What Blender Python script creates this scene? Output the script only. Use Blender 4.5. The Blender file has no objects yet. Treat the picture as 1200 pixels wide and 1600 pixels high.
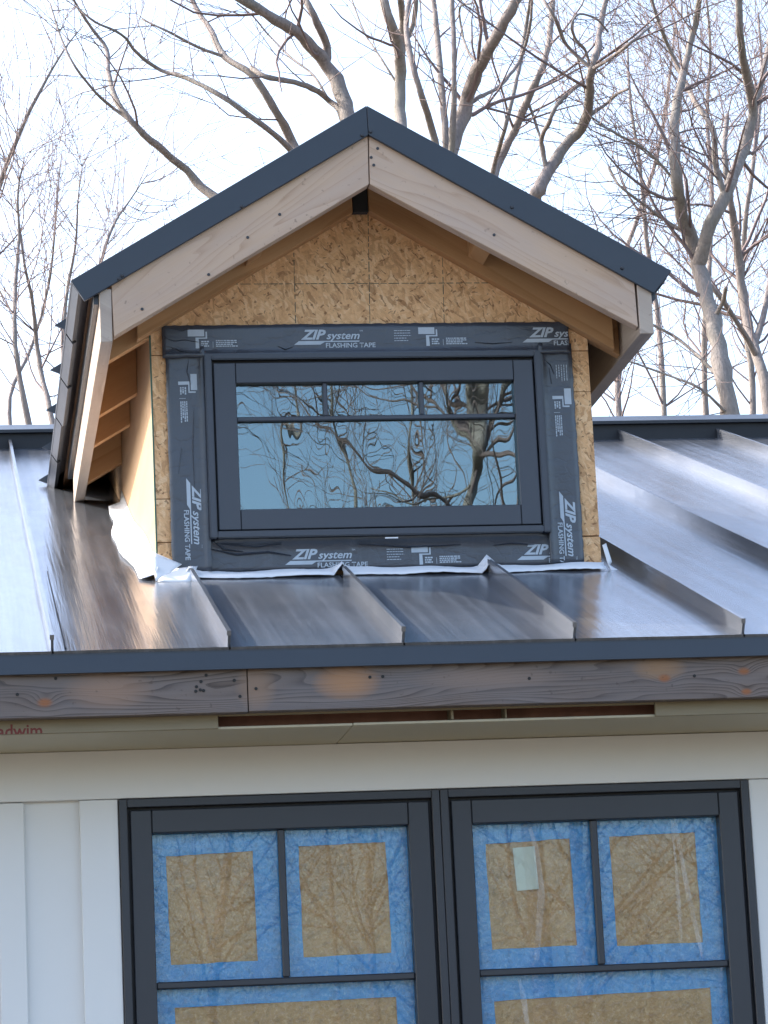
import bpy, bmesh, math, random
from mathutils import Vector, Matrix
from math import sin, cos, pi, radians

# ------------------------------------------------------------------ scene, camera, sky, sun, exposure
sc = bpy.context.scene
COL = sc.collection
CAM = Vector((-0.21063445, -6.88184584, -1.11630852))
FWD = Vector((0.13968702, 0.96958126, 0.20099679))
RGT = Vector((0.99002615, -0.13299918, -0.04646982))
UPV = Vector((0.01832386, -0.20548331, 0.97848906))
FPX = 4732.2                                  # focal length in pixels of the 1200 x 1600 photograph
GROUND = -2.72

cd = bpy.data.cameras.new('camera')
cam = bpy.data.objects.new('camera', cd)
COL.objects.link(cam)
cd.sensor_fit = 'VERTICAL'
cd.sensor_height = 24.0
cd.sensor_width = 18.0
cd.lens = 24.0 * FPX / 1600.0
cd.clip_start = 0.05
cd.clip_end = 2000.0
m = Matrix.Identity(4)
for i in range(3):
    m[i][0] = RGT[i]; m[i][1] = UPV[i]; m[i][2] = -FWD[i]; m[i][3] = CAM[i]
cam.matrix_world = m
sc.camera = cam

SUN_AZ = radians(28.0)                        # from -X towards +Y
SUN_EL = radians(36.0)
SUN_DIR = Vector((-cos(SUN_EL) * cos(SUN_AZ), cos(SUN_EL) * sin(SUN_AZ), sin(SUN_EL)))
world = bpy.data.worlds.new('World')
sc.world = world
world.use_nodes = True
wn = world.node_tree
wn.nodes.clear()
wo = wn.nodes.new('ShaderNodeOutputWorld')
wb = wn.nodes.new('ShaderNodeBackground')
sky = wn.nodes.new('ShaderNodeTexSky')
sky.sky_type = 'NISHITA'
sky.sun_disc = False
sky.sun_elevation = SUN_EL
sky.sun_rotation = math.atan2(SUN_DIR.x, SUN_DIR.y)
sky.altitude = 100.0
sky.air_density = 1.0
sky.dust_density = 3.6
sky.ozone_density = 1.0
wb.inputs['Strength'].default_value = 0.15
wn.links.new(sky.outputs[0], wb.inputs['Color'])
wn.links.new(wb.outputs[0], wo.inputs['Surface'])

sd = bpy.data.lights.new('sun', 'SUN')
sd.energy = 2.2
sd.angle = radians(0.6)
sd.color = (1.0, 0.95, 0.88)
sun = bpy.data.objects.new('sun', sd)
COL.objects.link(sun)
sun.rotation_euler = (-SUN_DIR).to_track_quat('-Z', 'Y').to_euler()
sun.location = (-8, 6, 10)

sc.view_settings.view_transform = 'Standard'
sc.view_settings.look = 'None'
sc.view_settings.exposure = 1.9
sc.view_settings.gamma = 1.0
sc.view_settings.use_curve_mapping = False
sc.cycles.max_bounces = 8
sc.cycles.transparent_max_bounces = 12

# ------------------------------------------------------------------ measuring helpers (photograph -> metres on a known plane)
def W(px, py, Y):
    d = FWD + RGT * ((px - 600.0) / FPX) - UPV * ((py - 800.0) / FPX)
    t = (Y - CAM.y) / d.y
    return CAM + d * t
def WX(px, py, Y):
    p = W(px, py, Y)
    return (p.x, p.z)
def MIR(px, py, Y, Yg):
    """point at depth Y in front of the house that the glass at Yg mirrors at this place"""
    d = FWD + RGT * ((px - 600.0) / FPX) - UPV * ((py - 800.0) / FPX)
    p = CAM + d * ((Yg - CAM.y) / d.y)
    r = Vector((d.x, -d.y, d.z))
    return p + r * ((Y - p.y) / r.y)

# ------------------------------------------------------------------ object helpers
def tag(o, label=None, cat=None, group=None, kind=None):
    if label: o['label'] = label
    if cat: o['category'] = cat
    if group: o['group'] = group
    if kind: o['kind'] = kind
    return o
def empty(name, loc):
    o = bpy.data.objects.new(name, None)
    o.empty_display_size = 0.2
    COL.objects.link(o)
    o.location = loc
    return o
def link(name, me, mat, parent=None):
    o = bpy.data.objects.new(name, me)
    COL.objects.link(o)
    if mat is not None and not me.materials:
        me.materials.append(mat)
    if parent is not None:
        o.parent = parent
        if parent.type == 'EMPTY':
            o.matrix_parent_inverse = Matrix.Translation(-Vector(parent.location))
    return o
def from_bm(name, bm, mat, parent=None, smooth=False):
    bmesh.ops.recalc_face_normals(bm, faces=bm.faces[:])
    me = bpy.data.meshes.new(name)
    bm.to_mesh(me)
    bm.free()
    if smooth:
        for p in me.polygons: p.use_smooth = True
    return link(name, me, mat, parent)
def add_box(bm, x0, x1, y0, y1, z0, z1):
    v = [bm.verts.new(c) for c in ((x0, y0, z0), (x1, y0, z0), (x1, y1, z0), (x0, y1, z0), (x0, y0, z1), (x1, y0, z1), (x1, y1, z1), (x0, y1, z1))]
    for f in ((0, 1, 2, 3), (4, 7, 6, 5), (0, 4, 5, 1), (1, 5, 6, 2), (2, 6, 7, 3), (3, 7, 4, 0)):
        bm.faces.new([v[i] for i in f])
def bevel(bm, w, seg=1):
    if w > 0:
        bmesh.ops.bevel(bm, geom=bm.edges[:], offset=w, segments=seg, affect='EDGES', clamp_overlap=True)
def box(name, x0, x1, y0, y1, z0, z1, mat, parent=None, bev=0.0):
    bm = bmesh.new()
    add_box(bm, min(x0, x1), max(x0, x1), min(y0, y1), max(y0, y1), min(z0, z1), max(z0, z1))
    bevel(bm, bev)
    return from_bm(name, bm, mat, parent)
def add_prism(bm, pts, y0, y1):
    a = [bm.verts.new((x, y0, z)) for x, z in pts]
    b = [bm.verts.new((x, y1, z)) for x, z in pts]
    n = len(pts)
    bm.faces.new(a)
    bm.faces.new(b[::-1])
    for i in range(n):
        j = (i + 1) % n
        bm.faces.new((a[i], b[i], b[j], a[j]))
def prism(name, pts, y0, y1, mat, parent=None, bev=0.0):
    """outline in X,Z pushed from y0 to y1"""
    bm = bmesh.new()
    add_prism(bm, pts, y0, y1)
    bevel(bm, bev)
    return from_bm(name, bm, mat, parent)
def prism_px(name, px, Y, th, mat, parent=None, bev=0.0):
    return prism(name, [WX(x, y, Y) for x, y in px], Y, Y + th, mat, parent, bev)
def add_hexa(bm, c):
    v = [bm.verts.new(p) for p in c]
    for f in ((0, 1, 2, 3), (4, 7, 6, 5), (0, 4, 5, 1), (1, 5, 6, 2), (2, 6, 7, 3), (3, 7, 4, 0)):
        bm.faces.new([v[i] for i in f])

# ------------------------------------------------------------------ material helpers
class NT:
    def __init__(self, name):
        self.m = bpy.data.materials.new(name)
        self.m.use_nodes = True
        self.t = self.m.node_tree
        self.t.nodes.clear()
        self.out = self.t.nodes.new('ShaderNodeOutputMaterial')
        self.co = None
    def n(self, typ, **kw):
        nd = self.t.nodes.new(typ)
        for k, v in kw.items(): setattr(nd, k, v)
        return nd
    def l(self, a, b): self.t.links.new(a, b)
    def put(self, sock, v):
        if hasattr(v, 'is_output') or isinstance(v, bpy.types.NodeSocket): self.l(v, sock)
        else: sock.default_value = v
    def coord(self):
        if self.co is None: self.co = self.n('ShaderNodeTexCoord').outputs['Object']
        return self.co
    def map(self, scale=(1, 1, 1), rot=(0, 0, 0), loc=(0, 0, 0), vec=None):
        q = self.n('ShaderNodeMapping')
        self.l(vec or self.coord(), q.inputs['Vector'])
        q.inputs['Scale'].default_value = scale
        q.inputs['Rotation'].default_value = rot
        q.inputs['Location'].default_value = loc
        return q.outputs[0]
    def noise(self, vec, scale=1.0, detail=3.0, rough=0.55, dist=0.0, out='Fac'):
        q = self.n('ShaderNodeTexNoise')
        self.l(vec, q.inputs['Vector'])
        q.inputs['Scale'].default_value = scale
        q.inputs['Detail'].default_value = detail
        q.inputs['Roughness'].default_value = rough
        q.inputs['Distortion'].default_value = dist
        return q.outputs[out]
    def voro(self, vec, scale=1.0, feature='F1', out='Color', rnd=1.0):
        q = self.n('ShaderNodeTexVoronoi', feature=feature)
        self.l(vec, q.inputs['Vector'])
        q.inputs['Scale'].default_value = scale
        q.inputs['Randomness'].default_value = rnd
        return q.outputs[out]
    def math(self, op, a, b=0.0, c=0.0, clamp=False):
        q = self.n('ShaderNodeMath', operation=op, use_clamp=clamp)
        self.put(q.inputs[0], a); self.put(q.inputs[1], b); self.put(q.inputs[2], c)
        return q.outputs[0]
    def vadd(self, a, b):
        q = self.n('ShaderNodeVectorMath', operation='ADD')
        self.put(q.inputs[0], a); self.put(q.inputs[1], b)
        return q.outputs[0]
    def vscale(self, a, s):
        q = self.n('ShaderNodeVectorMath', operation='SCALE')
        self.put(q.inputs[0], a); q.inputs['Scale'].default_value = s
        return q.outputs[0]
    def sep(self, v):
        q = self.n('ShaderNodeSeparateXYZ'); self.l(v, q.inputs[0]); return q.outputs
    def comb(self, x, y, z):
        q = self.n('ShaderNodeCombineXYZ')
        self.put(q.inputs[0], x); self.put(q.inputs[1], y); self.put(q.inputs[2], z)
        return q.outputs[0]
    def ramp(self, fac, stops, interp='LINEAR'):
        q = self.n('ShaderNodeValToRGB')
        q.color_ramp.interpolation = interp
        el = q.color_ramp.elements
        while len(el) < len(stops): el.new(0.5)
        for e, (p, c) in zip(el, stops):
            e.position = p
            e.color = (c[0], c[1], c[2], 1.0) if not isinstance(c, (int, float)) else (c, c, c, 1.0)
        self.put(q.inputs[0], fac)
        return q.outputs[0]
    def mix(self, fac, a, b, mode='MIX'):
        q = self.n('ShaderNodeMix', data_type='RGBA', blend_type=mode)
        self.put(q.inputs[0], fac)
        self.put(q.inputs[6], a if not isinstance(a, tuple) else (*a, 1.0))
        self.put(q.inputs[7], b if not isinstance(b, tuple) else (*b, 1.0))
        return q.outputs[2]
    def bump(self, h, strength=0.3, dist=0.002, normal=None):
        q = self.n('ShaderNodeBump')
        q.inputs['Strength'].default_value = strength
        q.inputs['Distance'].default_value = dist
        self.l(h, q.inputs['Height'])
        if normal is not None: self.l(normal, q.inputs['Normal'])
        return q.outputs[0]
    def pbr(self, color, rough=0.6, normal=None, spec=0.5, metal=0.0, coat=0.0):
        q = self.n('ShaderNodeBsdfPrincipled')
        self.put(q.inputs['Base Color'], color if not isinstance(color, tuple) else (*color, 1.0))
        self.put(q.inputs['Roughness'], rough)
        q.inputs['Specular IOR Level'].default_value = spec
        self.put(q.inputs['Metallic'], metal)
        if coat:
            q.inputs['Coat Weight'].default_value = coat
            q.inputs['Coat Roughness'].default_value = 0.1
        if normal is not None: self.l(normal, q.inputs['Normal'])
        return q.outputs[0]
    def done(self, shader):
        self.l(shader, self.out.inputs['Surface'])
        return self.m

def mat_roof_metal(name, base, r0, r1, metal):
    t = NT(name)
    a = radians(18.35)
    v = t.map(rot=(-a, 0, 0))
    streak = t.noise(t.map((26, 0.45, 1), vec=v), 1.0, 4, 0.6)
    fine = t.noise(t.map((150, 2.0, 1), vec=v), 1.0, 3, 0.6)
    blot = t.noise(v, 3.0, 4, 0.6)
    dirt = t.noise(t.map((7, 2.2, 1), vec=v), 1.0, 6, 0.72)
    spots = t.noise(v, 55.0, 3, 0.6)
    col = t.mix(t.ramp(blot, [(0.3, 0.0), (0.75, 0.5)]), base, tuple(min(1, c * 1.25 + 0.01) for c in base))
    col = t.mix(t.ramp(fine, [(0.35, 0.35), (0.6, 0.0)]), col, tuple(c * 0.5 for c in base))
    col = t.mix(t.ramp(streak, [(0.45, 0.0), (0.75, 0.5)]), col, tuple(min(1.0, c * 2.0) for c in base))
    col = t.mix(t.ramp(dirt, [(0.45, 0.0), (0.85, 0.30)]), col, (0.20, 0.185, 0.165))
    col = t.mix(t.ramp(spots, [(0.66, 0.0), (0.80, 0.25)]), col, (0.30, 0.28, 0.25))
    rough = t.math('ADD', t.math('MULTIPLY', streak, r1 - r0), r0)
    rough = t.math('ADD', rough, t.ramp(dirt, [(0.4, 0.0), (0.9, 0.10)]))
    met = t.math('SUBTRACT', metal, t.ramp(dirt, [(0.4, 0.0), (0.9, 0.15)]))
    waves = t.noise(t.map((5.0, 0.9, 1), vec=v), 1.0, 2, 0.4)
    n1 = t.bump(waves, 0.12, 0.010)
    n2 = t.bump(streak, 0.30, 0.004, n1)
    n3 = t.bump(fine, 0.20, 0.0012, n2)
    return t.done(t.pbr(col, rough, n3, 0.5, met))

def mat_trim_metal():
    t = NT('slate_trim_metal')
    v = t.coord()
    b = t.noise(v, 6, 3, 0.6)
    f = t.noise(v, 90, 3, 0.6)
    col = t.mix(b, (0.024, 0.032, 0.045), (0.032, 0.041, 0.055))
    return t.done(t.pbr(col, t.math('ADD', t.math('MULTIPLY', f, 0.12), 0.30), t.bump(b, 0.1, 0.02), 0.5))

def mat_osb(name):
    t = NT(name)
    xyz = t.sep(t.coord())
    u = t.math('ADD', xyz[0], t.math('MULTIPLY', xyz[1], 1.37))
    p = t.comb(u, xyz[2], 0.0)
    warp = t.vscale(t.noise(p, 26, 3, 0.6, out='Color'), 0.020)
    p = t.vadd(p, warp)
    col = t.ramp(t.noise(p, 9, 4, 0.6), [(0.3, (0.66, 0.375, 0.175)), (0.7, (0.80, 0.49, 0.25))])
    spec = [(0.2, 13, 50, 0.3), (1.1, 16, 64, 0.4), (-0.7, 14, 52, 0.4), (1.75, 19, 78, 0.45), (0.5, 22, 66, 0.5), (-0.25, 17, 95, 0.5), (2.4, 24, 100, 0.55), (0.8, 30, 130, 0.6), (1.4, 38, 170, 0.62)]
    hsum = None
    for i, (ang, sx, sy, thr) in enumerate(spec):
        q = t.map((sx, sy, 1), (0, 0, 0), (i * 7.3, i * 3.1, 0), t.map((1, 1, 1), (0, 0, ang), vec=p))
        c = t.sep(t.voro(q, 1.0))
        flake = t.ramp(c[0], [(0.0, (0.32, 0.16, 0.07)), (0.06, (0.52, 0.295, 0.145)), (0.35, (0.71, 0.405, 0.195)), (0.75, (0.82, 0.51, 0.265)), (1.0, (0.87, 0.60, 0.35))])
        vis = t.math('GREATER_THAN', c[1], thr)
        col = t.mix(t.math('MULTIPLY', vis, 0.72), col, flake)
        h = t.math('MULTIPLY', vis, c[2])
        hsum = h if hsum is None else t.math('ADD', hsum, h)
    # fibre streaks inside the flakes, and dark bark slivers
    fb = t.noise(t.map((60, 420, 1), vec=t.map((1, 1, 1), (0, 0, 0.55), vec=p)), 1.0, 2, 0.6)
    col = t.mix(t.ramp(fb, [(0.35, 0.22), (0.6, 0.0)]), col, (0.33, 0.17, 0.08))
    for ang, sx, sy, thr in ((0.9, 55, 330, 0.982), (-0.4, 120, 260, 0.986), (2.0, 170, 210, 0.986)):
        chips = t.voro(t.map((sx, sy, 1), vec=t.map((1, 1, 1), (0, 0, ang), vec=p)), 1.0)
        ch = t.math('GREATER_THAN', t.sep(chips)[0], thr)
        col = t.mix(t.math('MULTIPLY', ch, 0.65), col, (0.15, 0.065, 0.03))
    return t.done(t.pbr(col, 0.75, t.bump(hsum, 0.3, 0.0012), 0.25))

def mat_lumber(name, c0, c1, c2, axis=0, ring=38.0, slope=0.0, knots=(), grime=0.0, grey=None, patches=None, ringamt=0.5, kc=(0.30, 0.115, 0.045)):
    """sawn board: grain along local axis (0 = X, 1 = Y), tilted by slope in X-Z; knots = (x, z, size)"""
    t = NT(name)
    base = t.coord()
    if slope: base = t.map(rot=(0, slope, 0), vec=base)
    s = t.sep(base)
    L = s[axis]
    A = t.math('ADD', s[2], t.math('MULTIPLY', s[1 - axis], 0.6))
    lowf = t.noise(t.comb(t.math('MULTIPLY', L, 0.9), t.math('MULTIPLY', A, 6.0), 0.0), 1.0, 2.5, 0.5, 0.3)
    acc = t.math('ADD', A, t.math('MULTIPLY', lowf, 0.09))
    kmask = None
    for (kx, kz, ks) in knots:
        dx = t.math('MULTIPLY', t.math('SUBTRACT', s[0], kx), 0.62)
        dz = t.math('SUBTRACT', s[2], kz)
        d2 = t.math('ADD', t.math('MULTIPLY', dx, dx), t.math('MULTIPLY', dz, dz))
        g = t.math('POWER', 2.718, t.math('MULTIPLY', d2, -1.0 / (ks * ks * 5.0)))
        acc = t.math('ADD', acc, t.math('MULTIPLY', g, ks * 2.2))
        km = t.math('POWER', 2.718, t.math('MULTIPLY', t.math('POWER', t.math('MULTIPLY', d2, 1.0 / (ks * ks)), 2.0), -1.0))
        kmask = km if kmask is None else t.math('MAXIMUM', kmask, km)
    cath = t.noise(t.comb(t.math('MULTIPLY', L, 0.75), t.math('MULTIPLY', acc, 7.5), 1.7), 1.0, 2.0, 0.45)
    phase = t.math('ADD', t.math('MULTIPLY', acc, ring * 0.35), t.math('MULTIPLY', cath, ring * 0.16))
    fr_ = t.math('FRACT', phase)
    rings = t.math('POWER', fr_, 2.5)                 # soft early wood rising to a hard dark line
    edge = t.math('GREATER_THAN', fr_, 0.96)
    rings = t.math('SUBTRACT', 1.0, t.math('SUBTRACT', rings, t.math('MULTIPLY', edge, 0.3)))
    amt = t.noise(t.comb(t.math('MULTIPLY', L, 2.0), t.math('MULTIPLY', A, 12.0), 5.0), 1.0, 2, 0.5)
    fib = t.noise(t.comb(t.math('MULTIPLY', L, 6.0), t.math('MULTIPLY', A, 300.0), 0.0), 1.0, 4, 0.65)
    mott = t.noise(t.comb(t.math('MULTIPLY', L, 9.0), t.math('MULTIPLY', A, 28.0), 9.0), 1.0, 4, 0.65)
    amt = t.math('MULTIPLY', t.ramp(amt, [(0.3, 0.25), (0.7, 1.0)]), ringamt)
    g = t.math('ADD', t.math('MULTIPLY', rings, amt), t.math('MULTIPLY', t.math('SUBTRACT', 1.0, amt), t.math('ADD', t.math('MULTIPLY', fib, 0.6), t.math('MULTIPLY', mott, 0.5))))
    col = t.ramp(g, [(0.15, c0), (0.5, c1), (0.95, c2)])
    big = t.noise(t.comb(t.math('MULTIPLY', L, 2.2), t.math('MULTIPLY', A, 9.0), 3.0), 1.0, 4, 0.6)
    if grey is not None:
        col = t.mix(t.ramp(big, [(0.38, 0.45), (0.62, 0.0)]), col, grey)
    if patches is not None:
        for (px_, pz_, sx, sz, pc) in patches:
            dx = t.math('DIVIDE', t.math('SUBTRACT', s[0], px_), sx)
            dz = t.math('DIVIDE', t.math('SUBTRACT', s[2], pz_), sz)
            d2 = t.math('ADD', t.math('ADD', t.math('MULTIPLY', dx, dx), t.math('MULTIPLY', dz, dz)), t.math('MULTIPLY', t.math('SUBTRACT', fib, 0.5), 0.8))
            col = t.mix(t.math('MULTIPLY', t.math('SUBTRACT', 1.0, d2, clamp=True), 0.8), col, pc)
    if kmask is not None:
        col = t.mix(t.math('MULTIPLY', kmask, t.math('MULTIPLY_ADD', fib, 0.8, 0.45, clamp=True)), col, kc)
    if grime:
        sp = t.noise(t.map((60, 60, 60), vec=base), 1.0, 2, 0.5)
        col = t.mix(t.ramp(sp, [(0.68, 0.0), (0.76, grime)]), col, (0.06, 0.045, 0.035))
    nb = t.bump(g, 0.35, 0.0012)
    return t.done(t.pbr(col, 0.72, nb, 0.3))

def mat_plain(name, col, rough=0.5, var=0.12, scale=8.0, bump=0.08, spec=0.5, bscale=60.0):
    t = NT(name)
    v = t.coord()
    a = t.noise(v, scale, 4, 0.6)
    c = t.mix(a, tuple(x * (1 - var) for x in col), tuple(min(1.0, x * (1 + var)) for x in col))
    b = t.noise(v, bscale, 3, 0.6)
    r = t.math('ADD', t.math('MULTIPLY', a, 0.15), rough - 0.07)
    return t.done(t.pbr(c, r, t.bump(b, bump, 0.002), spec))

def mat_tape():
    t = NT('black_flashing_tape')
    v = t.coord()
    a = t.noise(v, 7, 4, 0.6)
    col = t.mix(a, (0.040, 0.047, 0.062), (0.062, 0.071, 0.090))
    dust = t.noise(t.map((30, 30, 5)), 1.0, 5, 0.7)
    col = t.mix(t.ramp(dust, [(0.55, 0.0), (0.85, 0.35)]), col, (0.15, 0.16, 0.18))
    cr = t.voro(t.map((9, 9, 16), vec=t.vadd(v, t.vscale(t.noise(v, 14, 3, 0.6, out='Color'), 0.08))), 1.0, 'DISTANCE_TO_EDGE', 'Distance')
    n = t.bump(t.ramp(cr, [(0.0, 0.0), (0.06, 1.0)]), 0.22, 0.0015)
    n = t.bump(t.noise(t.map((14, 14, 34)), 1.0, 4, 0.6, 0.8), 0.40, 0.004, n)
    return t.done(t.pbr(col, 0.30, n, 0.6))

def mat_glass(name, fac, tint, wav=(9.0, 3.0), strength=0.35, dist=0.02, transp=0.75, fk=1.8):
    t = NT(name)
    v = t.coord()
    w = t.noise(t.map((wav[0], 1, wav[1]), vec=v), 1.0, 0.0, 0.4, 0.4)
    w2 = t.noise(t.map((wav[0] * 2.1, 1, wav[1] * 1.6), loc=(3, 1, 7), vec=v), 1.0, 0.0, 0.3)
    h = t.math('ADD', w, t.math('MULTIPLY', w2, 0.30))
    n = t.bump(h, strength, dist)
    g = t.n('ShaderNodeBsdfGlossy')
    g.inputs['Color'].default_value = (*tint, 1)
    g.inputs['Roughness'].default_value = 0.0
    t.l(n, g.inputs['Normal'])
    tr = t.n('ShaderNodeBsdfTransparent')
    tr.inputs['Color'].default_value = (transp * 0.985, transp, transp * 0.99, 1)
    mx = t.n('ShaderNodeMixShader')
    fr = t.n('ShaderNodeFresnel')
    fr.inputs['IOR'].default_value = 1.5
    f = t.math('ADD', t.math('MULTIPLY', fr.outputs[0], fk), fac, clamp=True)
    t.l(f, mx.inputs[0]); t.l(tr.outputs[0], mx.inputs[1]); t.l(g.outputs[0], mx.inputs[2])
    return t.done(mx.outputs[0])

def mat_film():
    t = NT('crinkled_clear_film')
    v = t.coord()
    wv = t.vadd(v, t.vscale(t.noise(v, 12, 3, 0.6, out='Color'), 0.10))
    c = t.voro(t.map((42, 1, 36), vec=wv), 1.0, 'DISTANCE_TO_EDGE', 'Distance')
    lines = t.noise(t.map((60, 1, 5.0), vec=wv), 1.0, 3, 0.6)
    h = t.math('ADD', t.math('MULTIPLY', t.ramp(c, [(0.0, 1.0), (0.10, 0.0)]), 0.35), lines)
    n = t.bump(h, 0.75, 0.0050)
    g = t.n('ShaderNodeBsdfGlossy')
    g.inputs['Color'].default_value = (1, 1, 1, 1)
    g.inputs['Roughness'].default_value = 0.05
    t.l(n, g.inputs['Normal'])
    tr = t.n('ShaderNodeBsdfTransparent')
    tr.inputs['Color'].default_value = (0.98, 0.98, 0.98, 1)
    mx = t.n('ShaderNodeMixShader')
    mx.inputs[0].default_value = 0.035
    t.l(tr.outputs[0], mx.inputs[1]); t.l(g.outputs[0], mx.inputs[2])
    return t.done(mx.outputs[0])

def mat_bark(name, c0, c1):
    t = NT(name)
    v = t.coord()
    a = t.math('ADD', t.math('MULTIPLY', t.noise(t.map((26, 26, 5)), 1.0, 6, 0.7), 0.6), t.math('MULTIPLY', t.noise(t.map((70, 70, 22)), 1.0, 4, 0.7), 0.4))
    b = t.noise(v, 1.6, 3, 0.6)
    col = t.mix(t.ramp(a, [(0.3, 0.0), (0.7, 1.0)]), c0, c1)
    col = t.mix(t.ramp(b, [(0.45, 0.0), (0.75, 0.5)]), col, (0.19, 0.185, 0.14))
    return t.done(t.pbr(col, 0.85, t.bump(a, 0.9, 0.03), 0.2))

M = {}
M['roof'] = mat_roof_metal('galvanised_roof_metal', (0.215, 0.232, 0.265), 0.10, 0.25, 0.72)
M['dormer_metal'] = mat_roof_metal('dormer_roof_metal', (0.030, 0.034, 0.042), 0.3, 0.45, 0.1)
M['trim'] = mat_trim_metal()
M['osb'] = mat_osb('oriented_strand_board')
M['ply'] = mat_lumber('side_wall_plywood', (0.35, 0.215, 0.115), (0.40, 0.255, 0.14), (0.45, 0.295, 0.17), axis=1, ring=16.0, ringamt=0.4)
M['tape'] = mat_tape()
M['print'] = mat_plain('pale_tape_print', (0.42, 0.48, 0.54), 0.5, 0.15, 40.0)
M['green'] = mat_plain('green_sheathing_face', (0.045, 0.11, 0.075), 0.6, 0.25, 30.0)
M['green_line'] = mat_plain('dark_green_print', (0.055, 0.075, 0.055), 0.7, 0.3, 60.0)
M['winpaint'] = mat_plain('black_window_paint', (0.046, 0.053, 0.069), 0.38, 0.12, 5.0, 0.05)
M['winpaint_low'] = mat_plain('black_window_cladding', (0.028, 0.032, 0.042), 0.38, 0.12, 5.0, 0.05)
M['groove'] = mat_plain('plain_black', (0.010, 0.011, 0.014), 0.6)
M['white'] = mat_plain('white_wall_paint', (0.74, 0.74, 0.73), 0.45, 0.04, 3.0, 0.12, 0.4, 30.0)
M['membrane'] = mat_plain('white_flashing_membrane', (0.74, 0.75, 0.77), 0.5, 0.05, 14.0, 0.3, 0.4, 25.0)
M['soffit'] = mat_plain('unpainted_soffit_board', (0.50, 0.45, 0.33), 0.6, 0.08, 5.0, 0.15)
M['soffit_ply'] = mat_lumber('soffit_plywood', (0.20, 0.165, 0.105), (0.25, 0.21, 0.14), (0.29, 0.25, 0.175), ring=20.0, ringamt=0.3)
M['cavity'] = mat_plain('dark_cavity_wood', (0.26, 0.12, 0.08), 0.8, 0.4, 25.0)
M['red'] = mat_plain('dark_red_marker', (0.16, 0.025, 0.02), 0.6)
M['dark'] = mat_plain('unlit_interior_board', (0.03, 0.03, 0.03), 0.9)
def mat_speckled(name, c0, c1, light, rough):
    t = NT(name)
    v = t.coord()
    a = t.noise(v, 7, 5, 0.65)
    sp_ = t.noise(v, 85, 3, 0.7)
    col = t.mix(t.ramp(a, [(0.3, 0.0), (0.7, 1.0)]), c0, c1)
    col = t.mix(t.ramp(sp_, [(0.52, 0.0), (0.72, 0.75)]), col, light)
    col = t.mix(t.ramp(t.noise(v, 48, 4, 0.7), [(0.33, 0.5), (0.48, 0.0)]), col, tuple(x * 0.55 for x in c0))
    return t.done(t.pbr(col, rough, t.bump(t.math('ADD', sp_, t.noise(v, 16, 4, 0.6)), 0.6, 0.004), 0.35))
M['kraft'] = mat_speckled('brown_kraft_paper', (0.42, 0.235, 0.09), (0.58, 0.34, 0.15), (0.74, 0.51, 0.28), 0.7)
M['blue'] = mat_speckled('blue_masking_tape', (0.035, 0.27, 0.64), (0.06, 0.36, 0.74), (0.22, 0.50, 0.80), 0.5)
t_ = NT('folded_clear_plastic')
tr_ = t_.n('ShaderNodeBsdfTransparent'); df_ = t_.n('ShaderNodeBsdfPrincipled'); mx_ = t_.n('ShaderNodeMixShader')
df_.inputs['Base Color'].default_value = (0.85, 0.85, 0.84, 1); df_.inputs['Roughness'].default_value = 0.2
t_.l(t_.ramp(t_.noise(t_.map((40, 1, 9)), 1.0, 3, 0.6), [(0.3, 0.03), (0.75, 0.32)]), mx_.inputs[0]); t_.l(tr_.outputs[0], mx_.inputs[1]); t_.l(df_.outputs[0], mx_.inputs[2])
M['fold'] = t_.done(mx_.outputs[0])
M['note'] = mat_plain('pale_note_paper', (0.62, 0.66, 0.58), 0.7, 0.05)
M['glass'] = mat_glass('wavy_window_glass', 0.11, (0.72, 0.93, 1.0), (7.5, 4.2), 0.13, 0.0030, 0.75, 1.0)
M['glass_low'] = mat_glass('casement_glass', 0.0, (0.9, 0.96, 1.0), (4.0, 2.0), 0.05, 0.002, 0.985, 0.6)
M['film'] = mat_film()
M['screw'] = mat_plain('dark_screw_head', (0.03, 0.03, 0.035), 0.4)
M['bark'] = mat_bark('grey_brown_bark', (0.16, 0.135, 0.128), (0.36, 0.31, 0.29))
M['bark2'] = mat_bark('pale_grey_bark', (0.18, 0.155, 0.145), (0.38, 0.335, 0.305))
M['twig'] = mat_plain('twig_bark', (0.19, 0.145, 0.14), 0.85, 0.3, 3.0, 0.0, 0.2)

# ------------------------------------------------------------------ ground
def make_ground():
    t = NT('winter_lawn')
    v = t.coord()
    a = t.noise(v, 0.35, 5, 0.65)
    b = t.noise(v, 9.0, 5, 0.7)
    col = t.mix(t.ramp(a, [(0.35, 0.0), (0.65, 1.0)]), (0.085, 0.072, 0.052), (0.115, 0.095, 0.075))
    col = t.mix(b, col, (0.11, 0.10, 0.075))
    mt = t.done(t.pbr(col, 0.95, t.bump(b, 0.6, 0.05), 0.2))
    bm = bmesh.new()
    n = 48
    c = bm.verts.new((0, 0, GROUND))
    rings = []
    for r in (12, 40, 120, 500):
        rings.append([bm.verts.new((r * cos(2 * pi * i / n), r * sin(2 * pi * i / n), GROUND)) for i in range(n)])
    for i in range(n):
        j = (i + 1) % n
        bm.faces.new((c, rings[0][i], rings[0][j]))
        for k in range(3):
            bm.faces.new((rings[k][i], rings[k + 1][i], rings[k + 1][j], rings[k][j]))
    tag(from_bm('ground', bm, mt), 'brown winter lawn around the house', 'ground', kind='structure')
make_ground()

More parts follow.
